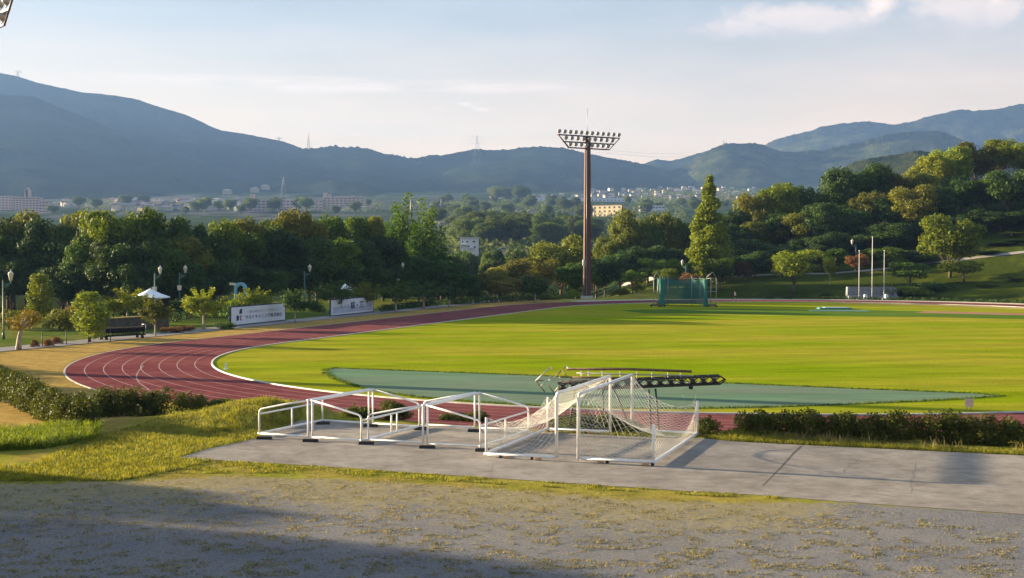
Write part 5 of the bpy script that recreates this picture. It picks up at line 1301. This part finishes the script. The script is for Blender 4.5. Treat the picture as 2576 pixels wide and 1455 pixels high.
# ------------------------------------------------------------------ mountains
def mountain(name, pts, Yr, Yf, mat, seed, spur=.30, rough=2.0, back=1.25, dip=0.0):
    xs = np.arange(pts[0][0], pts[-1][0] + .1, 3.0); top = np.interp(xs, [p[0] for p in pts], [p[1] for p in pts])
    top = np.convolve(np.pad(top, 4, 'edge'), np.ones(9) / 9, 'valid') + (fbm(xs / 30 + seed, xs * 0 + 1.3, 2, seed) - .5) * 1.6 * rough
    crest = -((vnoise(xs / 9 + seed * 3, xs * 0, seed + 3) - .5) * 1.8 + (vnoise(xs / 4.5 + seed, xs * 0 + .7, seed + 5) - .4) * 1.6) * rough
    D = np.stack([(xs - 1288.0) / F, (727.5 - top) / F, -np.ones_like(xs)], -1) @ _M.T; D = D / D[:, 1:2]
    nr = 60; V = []
    zr = HC + D[:, 2] * Yr; w = D[:, 0] * Yr
    for k in range(nr + 9):
        if k <= nr:
            t = 1 - (1 - k / nr) ** 1.25; Yk = Yf + (Yr - Yf) * t
            X = D[:, 0] * Yk; zf = np.interp(Yf, PY, PZ) - 25; hh = zr - zf
            g1 = fbm(X / 420 + seed * 1.7, X * 0 + Yk / 420 + seed, 4, seed + 11); g2 = fbm(X / 120 + 3.1, X * 0 + Yk / 120 + seed, 3, seed + 4)
            env = math.sin(math.pi * min(1, t * .97)) ** .7 if t < .99 else 0.0
            z = zf + hh * t ** .92 - spur * hh * env * (1 - np.abs(2 * g1 - 1)) * .9 + (g2 - .5) * 26 * env
            z = np.minimum(z, HC + (D[:, 2] - (1 - t) * .002) * Yk)
            if k == nr: z = z + np.abs(crest) / F * Yr
            elif k == nr - 1: z = z + np.abs(crest) / F * Yr * .3
        else:
            t = (k - nr) / 8; Yk = Yr * (1 + (back - 1) * t); X = D[:, 0] * Yk; z = zr - (zr * .95) * t ** 1.3
        V.append(np.stack([X, np.full_like(X, Yk), z], -1))
    V = np.array(V); n, m = V.shape[:2]; i = np.arange((n - 1) * m).reshape(n - 1, m)[:, :-1]
    Fq = np.stack([i, i + 1, i + m + 1, i + m], -1).reshape(-1, 4)
    return tag(link(name, mesh_np(name, V.reshape(-1, 3), Fq, [mat], True)), None, None, None, 'structure')
mountain('mountain', [(-150, 142), (-60, 170), (0, 185), (40, 191), (90, 208), (200, 232), (270, 239), (340, 249), (400, 270), (470, 290), (540, 323), (560, 330), (600, 335), (680, 350), (720, 359), (760, 374), (860, 420), (1000, 480), (1100, 510)], 4550, 1950, M_mount, 3, .26, 1.0)
mountain('mountain_spur', [(-150, 236), (0, 240), (74, 242), (96, 247), (129, 262), (165, 277), (206, 292), (260, 314), (330, 352), (420, 402), (520, 460), (580, 500)], 3600, 1960, M_mount, 5, .2, .8)
mountain('mountain_saddle', [(560, 470), (660, 410), (740, 378), (790, 373), (830, 370), (870, 372), (900, 374), (930, 378), (960, 386), (1000, 394), (1040, 401), (1090, 415), (1200, 470), (1260, 500)], 3950, 1980, M_mount, 9, .2, 4.2)
mountain('wooded_ridge', [(860, 480), (960, 420), (1030, 402), (1080, 392), (1110, 393), (1150, 384), (1200, 377), (1245, 379), (1280, 378), (1310, 373), (1370, 370), (1420, 374), (1480, 388), (1540, 399), (1600, 411), (1640, 418), (1720, 450), (1800, 480)], 4000, 2250, M_mount, 13, .22, 2.2)
mountain('far_ridge', [(1500, 450), (1600, 420), (1618, 414), (1640, 404), (1660, 402), (1690, 406), (1720, 398), (1760, 386), (1800, 375), (1850, 374), (1950, 400), (2050, 440)], 4700, 3300, M_mount, 17, .2, 1.6)
mountain('wooded_hill', [(1440, 500), (1470, 488), (1488, 470), (1506, 453), (1550, 438), (1594, 431), (1623, 435), (1659, 437), (1704, 426), (1725, 420), (1772, 384), (1816, 367), (1840, 362), (1881, 360), (1925, 366), (1942, 376), (1975, 385), (2020, 382), (2077, 378), (2128, 366), (2161, 363), (2195, 350), (2246, 338), (2297, 331), (2364, 331), (2398, 343), (2425, 356), (2520, 390), (2640, 420), (2800, 430)], 3900, 3150, M_mount2, 21, .3, 2.8)
mountain('mountain_range', [(1780, 420), (1860, 388), (1925, 366), (1945, 353), (2006, 338), (2043, 329), (2063, 321), (2121, 312), (2175, 306), (2212, 310), (2246, 316), (2273, 312), (2300, 307), (2320, 297), (2347, 290), (2381, 285), (2398, 279), (2425, 275), (2449, 282), (2469, 280), (2496, 277), (2533, 270), (2576, 263), (2700, 245), (2800, 245)], 5300, 3900, M_mount2, 25, .42, 2.0)
mountain('lower_hill', [(2060, 470), (2138, 411), (2200, 397), (2260, 389), (2310, 378), (2335, 384), (2400, 400), (2500, 420), (2650, 440), (2800, 470)], 1500, 900, M_mount2, 29, .15, 2.4)

# ------------------------------------------------------------------ town
def house_mesh(w, d, h, rf, wall, roof, hip=False):
    b = MB(); b.box((0, 0, h / 2), (w, d, h)); nf = len(b.F); e = .5
    if hip: V = [(-w / 2 - e, -d / 2 - e, h), (w / 2 + e, -d / 2 - e, h), (w / 2 + e, d / 2 + e, h), (-w / 2 - e, d / 2 + e, h), (-w * .2, 0, h + rf), (w * .2, 0, h + rf)]
    else: V = [(-w / 2 - e, -d / 2 - e, h), (w / 2 + e, -d / 2 - e, h), (w / 2 + e, d / 2 + e, h), (-w / 2 - e, d / 2 + e, h), (-w / 2 - e, 0, h + rf), (w / 2 + e, 0, h + rf)]
    b.add(V, [(0, 1, 5, 4), (2, 3, 4, 5), (3, 0, 4), (1, 2, 5), (3, 2, 1, 0)])
    return mesh_np('house', b.V, b.F, [wall, roof], False, [0] * nf + [1] * 5)
M_roof_p = simple('roof_faded', (.26, .23, .22), .7, 0, .15, .5)
HM = [('white-walled house with a slate roof', house_mesh(10, 8, 5.6, 2.2, M_hw, M_roof_s)), ('cream house with a brown roof', house_mesh(9, 8, 5.4, 2.6, M_wall_c, M_roof_b)), ('pinkish house with a brown roof', house_mesh(11, 8, 5.6, 2.2, M_wall_p, M_roof_b, True)),
      ('white house with a pale roof', house_mesh(12, 8, 6, 1.6, M_hw, M_roof_p, True)), ('grey house with a slate roof', house_mesh(9, 9, 6, 2.0, M_wall_g, M_roof_s, True)), ('cream house with a pale roof', house_mesh(10, 8, 5.8, 2.0, M_wall_c, M_roof_p))]
def houses(n, x0, x1, ytop, ybot, where, group, seed, sc=1.0, lo=500):
    r = random.Random(seed)
    for i in range(n):
        x = r.uniform(x0, x1); y = r.uniform(ytop(x), ybot(x)); p = on_ground(x, y, lo, 5000)
        nm, me = HM[r.randrange(6)]
        o = link('house', me); o.location = (p[0], p[1], p[2] - .6); o.rotation_euler = (0, 0, r.choice((0, .3, -.3, 1.57, 1.2)) + r.uniform(-.15, .15)); s = sc * r.uniform(.8, 1.25); o.scale = (s, s, s * r.uniform(.7, .95))
        tag(o, '%s %s' % (nm, where), 'house', group)
houses(145, 1484, 1900, lambda x: 474 + 6 * (x < 1600), lambda x: 507, 'in dense rows on the far right slope', 'houses on the far slope right of the mast', 1)
houses(22, 1215, 1480, lambda x: 494, lambda x: 503, 'in the far row left of the mast', 'houses in the far row left of the mast', 2)
houses(26, 1090, 1470, lambda x: 520, lambda x: 588, 'among the mid valley trees', 'houses among the valley trees', 3, .9)
houses(115, 285, 612, lambda x: 511, lambda x: 531, 'in the left town strip', 'houses in the town strip under the left mountain', 4, 1.25)
houses(14, 118, 200, lambda x: 508, lambda x: 524, 'beside the far left block', 'houses beside the far left block', 5, .9)
houses(12, 830, 935, lambda x: 522, lambda x: 532, 'below the long apartment slab', 'houses below the long apartment slab', 6, .8)
for x, y, lab in ((572, 490, 'lone white house at the mountain foot above the town strip'), (641, 485, 'long white house on the mountain foot above the apartment slab'), (668, 478, 'small white house highest on the mountain foot')):
    p = PD(x, y, {572: 2090, 641: 2130, 668: 2200}[x]); o = link('house', HM[3][1]); o.location = (p[0], p[1], p[2]); o.scale = (1.1, 1.1, 1.1); tag(o, lab, 'house')

def block(name, x0, x1, yt, yb, Y, dp, label, wall, roof, cat='building', wins=None, extra=(), sink=6, rz=0.0):
    Y = on_ground((x0 + x1) / 2, yb - 1, 500, 5000)[1] if Y > 1000 else Y
    s = F / Y; a = xat(x0, Y, yb); b = xat(x1, Y, yb); zt_ = HC + (633 - yt) / s; zb_ = HC + (633 - yb) / s; w = b - a
    t = thing(name, ((a + b) / 2, Y, zb_), label, cat, rz); h = zt_ - zb_
    MB().box((0, dp / 2, (h - sink) / 2), (w, dp, h + sink)).build('wall', wall, t)
    MB().box((0, dp / 2, h + .25), (w + .8, dp + .8, .5)).build('roof', roof, t)
    for (u0, u1, hh) in extra:
        MB().box(((u0 + u1) / 2 * w - w / 2, dp / 2, h + .5 + hh / 2), ((u1 - u0) * w, dp * .5, hh)).build('roof_house', wall, t)
    if wins:
        nc, nr, ww, wh = wins; src = None
        for i in range(nc):
            for j in range(nr):
                o = MB().box((0, -.02, 0), (ww, .12, wh)).build('window', M_win, t) if src is None else src.copy()
                if src is None: src = o
                else: C.objects.link(o); o.parent = t
                o.location = (-w / 2 + (i + .5) * w / nc, 0, (j + .5) * h / nr)
    return t
block('apartment_block', 607, 709, 505, 534, 2480, 16, 'left half of the long pinkish apartment slab under the mountain', M_wall_p, M_wall_p, extra=((.20, .30, 7),), wins=(10, 4, 3.0, 1.2))
block('apartment_block', 709, 812, 504, 528, 2520, 16, 'lower middle part of the long pinkish apartment slab', M_wall_p, M_wall_g, wins=(10, 3, 3.0, 1.2), extra=((.1, .3, 1.5),))
block('apartment_block', 812, 916, 498, 528, 2470, 16, 'tallest right part of the long pinkish apartment slab', M_wall_p, M_wall_g, wins=(10, 5, 3.0, 1.2), extra=((.0, .09, 6), (.12, .18, 4), (.25, .75, 1.6)))
block('apartment_block', -14, 30, 497, 530, 2400, 16, 'leftmost pale apartment block at the picture edge', M_wall_p, M_wall_g, wins=(5, 5, 2.6, 1.2))
block('apartment_block', 32, 55, 499, 532, 2380, 16, 'narrow pink apartment block second from the left edge', M_wall_p, M_wall_g, wins=(3, 6, 2.6, 1.2))
block('apartment_block', 56, 98, 499, 536, 2420, 16, 'pale apartment block with a rooftop turret at the far left', M_wall_p, M_wall_g, extra=((.06, .34, 9), (.14, .26, 11)), wins=(5, 6, 2.6, 1.2))
block('apartment_block', 98, 122, 510, 538, 2422, 16, 'lowest step of the stepped apartment block at the far left', M_wall_p, M_wall_g, wins=(3, 4, 2.6, 1.2))
block('school_building', 1482, 1572, 517, 546, 1440, 14, 'sunlit yellow school building just right of the mast', M_wall_y, M_roof_b, wins=(6, 3, 2.6, 2.2), rz=-.7)
block('factory', 1323, 1476, 498, 508, 2350, 30, 'long low white-roofed factory left of the mast', M_wall_w, M_roof_l, wins=(14, 1, 3, 1.4))
block('factory', 1486, 1572, 498, 509, 2345, 30, 'long low white-roofed factory right of the mast', M_wall_w, M_roof_l, wins=(9, 1, 3, 1.6))
block('tower_block', 1362, 1379, 490, 503, 2480, 12, 'small white cube-like block on the factory roofline', M_wall_w, M_roof_l, wins=(3, 3, 1.6, 1.2))
block('warehouse', 1611, 1672, 517, 535, 1750, 20, 'grey flat warehouse left of the tall conifer', M_wall_w, M_roof_l, wins=(8, 2, 2.6, 1.2))
block('shed', 1418, 1452, 546, 553, 1150, 8, 'low shed with a pale teal roof left of the mast', M_wall_g, M_roof_t, wins=(4, 1, 1.5, 1))
block('shed', 1455, 1480, 543, 549, 1250, 8, 'low shed with a pale teal roof touching the mast', M_wall_g, M_roof_t, wins=(3, 1, 1.5, 1))
wh = block('white_house', 1158, 1203, 600, 631, 600, 8, 'white flat-roofed two-storey house low in the valley gap', M_wall_w, M_wall_g)
for x, z, w, h in ((-2.9, 3.9, .6, .6), (-.9, 3.9, .9, .6), (2.1, 4.0, 1.2, .7), (-.3, 1.9, .8, .5), (2.4, 1.6, .9, .7)): MB().box((x, -.03, z), (w, .12, h)).build('window', M_win, wh)
MB().box((-2.2, -.7, 2.55), (3.2, 1.4, .18)).build('balcony', M_wall_w, wh); MB().box((1.0, -.6, 1.0), (2.6, 1.2, .15)).build('awning', M_roof_l, wh)
rh = thing('roofed_house', PD(1267, 636, 570), 'house with a wide white gable roof right of the white house', 'house')
MB().box((0, 3, 0), (5, 6, 3.0)).build('wall', M_wall_p, rh)
b = MB(); b.add([(-3.3, -.6, 1.2), (0, -.6, 2.6), (3.3, -.6, 1.2), (-3.3, 6.6, 1.2), (0, 6.6, 2.6), (3.3, 6.6, 1.2), (-3.3, -.6, .9), (0, -.6, 2.2), (3.3, -.6, .9)], [(0, 1, 4, 3), (1, 2, 5, 4), (0, 6, 7, 1), (1, 7, 8, 2)]); b.build('roof', M_roof_l, rh)
block('cottage', 1211, 1234, 537, 549, 1120, 7, 'small sunlit orange house alone in the valley trees', M_wall_y, M_roof_b, wins=(2, 1, 1.4, 1.2))

# ------------------------------------------------------------------ pylons and masts
def pylon(x, yb, yt, Y, w, label, mat=None, arms=True, name='pylon'):
    p = PD(x, yb, Y); h = (yb - yt) / F * Y; t = thing(name, (p[0], p[1], p[2] - 3), label, 'pylon', .3, 'pylons on the ridges'); m = mat or M_pyl; h += 3
    b = MB(); r = max(.12, Y / F * .22)
    for sx_ in (-1, 1):
        for sy_ in (-1, 1): b.tube([(sx_ * w / 2, sy_ * w / 2, 0), (sx_ * w * .10, sy_ * w * .10, h * .8), (0, 0, h)], r, 4)
    b.build('leg_frame', m, t); b = MB(); n = 7
    for i in range(n):
        f0, f1 = i / n, (i + 1) / n; a0, a1 = w / 2 * (1 - f0 * .98 * .9), w / 2 * (1 - f1 * .98 * .9)
        for s in (-1, 1): b.tube([(-a0, s * a0, f0 * h * .85), (a1, s * a1, f1 * h * .85)], r * .6, 3); b.tube([(a0, s * a0, f0 * h * .85), (-a1, s * a1, f1 * h * .85)], r * .6, 3)
    b.build('bracing', m, t)
    if arms:
        for f, k in ((.70, 1.0), (.82, .85), (.93, .7)): MB().tube([(-w * k, 0, h * f), (0, 0, h * f + w * .12), (w * k, 0, h * f)], r * .9, 4).build('cross_arm', m, t)
M_mast = simple('mast_red', (.40, .10, .08), .6, 0, .1, .1)
pylon(45, 196, 178, 4530, 16, 'small pylon on the left mountain crest')
pylon(702, 358, 346, 4500, 14, 'small wide-armed pylon on the ridge left of the red mast')
pylon(776, 374, 334, 3930, 9, 'slender red and white mast on the ridge saddle', M_mast, False, 'radio_mast')
pylon(1200, 412, 341, 3650, 24, 'tallest pylon standing in front of the middle ridge')
pylon(1110, 548, 498, on_ground(1110, 548, 500, 5000)[1], 7, 'pale pylon in the valley right of the poplars')
pylon(713, 511, 444, on_ground(713, 510, 500, 5000)[1], 12, 'faint pylon against the mountain above the apartment slab')
pylon(1821, 368, 352, 3890, 5, 'tiny mast on top of the wooded hill', None, False, 'radio_mast')
p = PD(1033, 535, 900); t = thing('sports_light_mast', p, 'small distant lamp mast between the two poplar tops', 'lamp mast')
MB().tube([(0, 0, -4), (0, 0, 9.5)], .3, 6).build('mast', M_grey, t); MB().box((0, 0, 8.6), (6, .6, .5)).box((0, 0, 10.2), (7, .6, .5)).build('lamp_bar', M_grey, t)
for i in range(5): MB().lathe([(.3, -.3), (.6, .3)], (-2.8 + 1.4 * i, 0, 10.9), 8).build('lamp', M_lens, t)
# utility poles in the valley
for x, yb, yt, Y, lab in ((1265, 590, 557, 900, 'pale utility pole standing in the valley houses'), (1240, 588, 562, 920, 'thinner utility pole left of the pale one')):
    p = PD(x, yb, Y); t = thing('utility_pole', p, lab, 'pole'); MB().tube([(0, 0, -3), (0, 0, (yb - yt) / F * Y)], .55 if x == 1265 else .3, 6).build('pole', M_wall_w, t); MB().box((0, 0, (yb - yt) / F * Y - .8), (2.4, .2, .2)).build('cross_arm', M_grey, t)
# overhead lines between the hill masts
cab = [((1500, 376), (1640, 387), (1815, 385)), ((1500, 384), (1650, 396), (1800, 392))]
for k, pts in enumerate(cab):
    o = MB().tube([PD(x, y, 4000 - 80 * k) for x, y in pts], .28, 3, False).build('power_line', M_grey); tag(o, ('upper' if k == 0 else 'lower') + ' thin overhead line sagging across the sky right of the mast', 'cable')

# ------------------------------------------------------------------ valley trees
vt = random.Random(5)
items = []
for i in range(26):
    x = vt.uniform(1110, 1500); Y = vt.uniform(300, 430); items.append((x, Y, vt.uniform(628, 668) - (x - 1110) * .06, vt.uniform(42, 70), vt.choice((M_far, M_leaf, M_dark, M_far))))
row(items, 'tree', 'in the hollow beyond the far bend', 'trees in the hollow beyond the far bend')
def vrow(n, x0, x1, y0, y1, hpx, what, group, lo=450):
    L_ = sorted([(vt.uniform(x0, x1), vt.uniform(y0, y1)) for _ in range(n)])
    for i, (x, y) in enumerate(L_):
        p = on_ground(x, y, lo, 4500); h = vt.uniform(.7, 1.25) * hpx
        kd = vt.choice(BR); tree_at(kd, p[0], p[1], h, h * vt.uniform(.8, 1.25), M_far, '%s, %s from the left' % (what, ordn(i)), group, tint(), None, p[2])
vrow(28, 1120, 1500, 590, 632, 15, 'hazy tree on the near valley slope', 'trees on the near valley slope')
vrow(28, 1090, 1490, 548, 590, 14, 'hazy tree on the middle valley slope', 'trees on the middle valley slope')
vrow(30, 1090, 1490, 512, 548, 15, 'hazy tree on the upper valley slope', 'trees on the upper valley slope')
vrow(14, 1240, 1330, 498, 514, 24, 'hazy tree on the wooded knoll left of the factory', 'trees on the wooded knoll')
vrow(14, 1570, 1900, 512, 545, 14, 'hazy tree below the far houses right of the mast', 'trees below the far houses')
vrow(22, 120, 960, 522, 545, 16, 'hazy tree in the town strip under the left mountain', 'trees in the left town strip')
# far woodland between the houses reads as one mass
r = np.random.default_rng(77); blobs = []
for i in range(2000):
    if i < 420: x, y = r.uniform(1590, 1900), r.uniform(480, 515)
    elif i < 700: x, y = r.uniform(200, 960), r.uniform(506, 534)
    elif i < 1000: x, y = r.uniform(1090, 1480), r.uniform(512, 535)
    else: x, y = r.uniform(1080, 1720), r.uniform(520, 640)
    p = on_ground(x, y, 600, 5000); s = r.uniform(3, 7) if i < 1000 else r.uniform(2.5, 5.5)
    blobs.append(((p[0], p[1], p[2] + s * .4), (s * 1.3, s, s * .9)))
tag(link('far_woodland', leaf_mesh('far_woodland', blob_leaves(blobs, 2.2, .45, 78), M_far)), None, None, None, 'stuff')
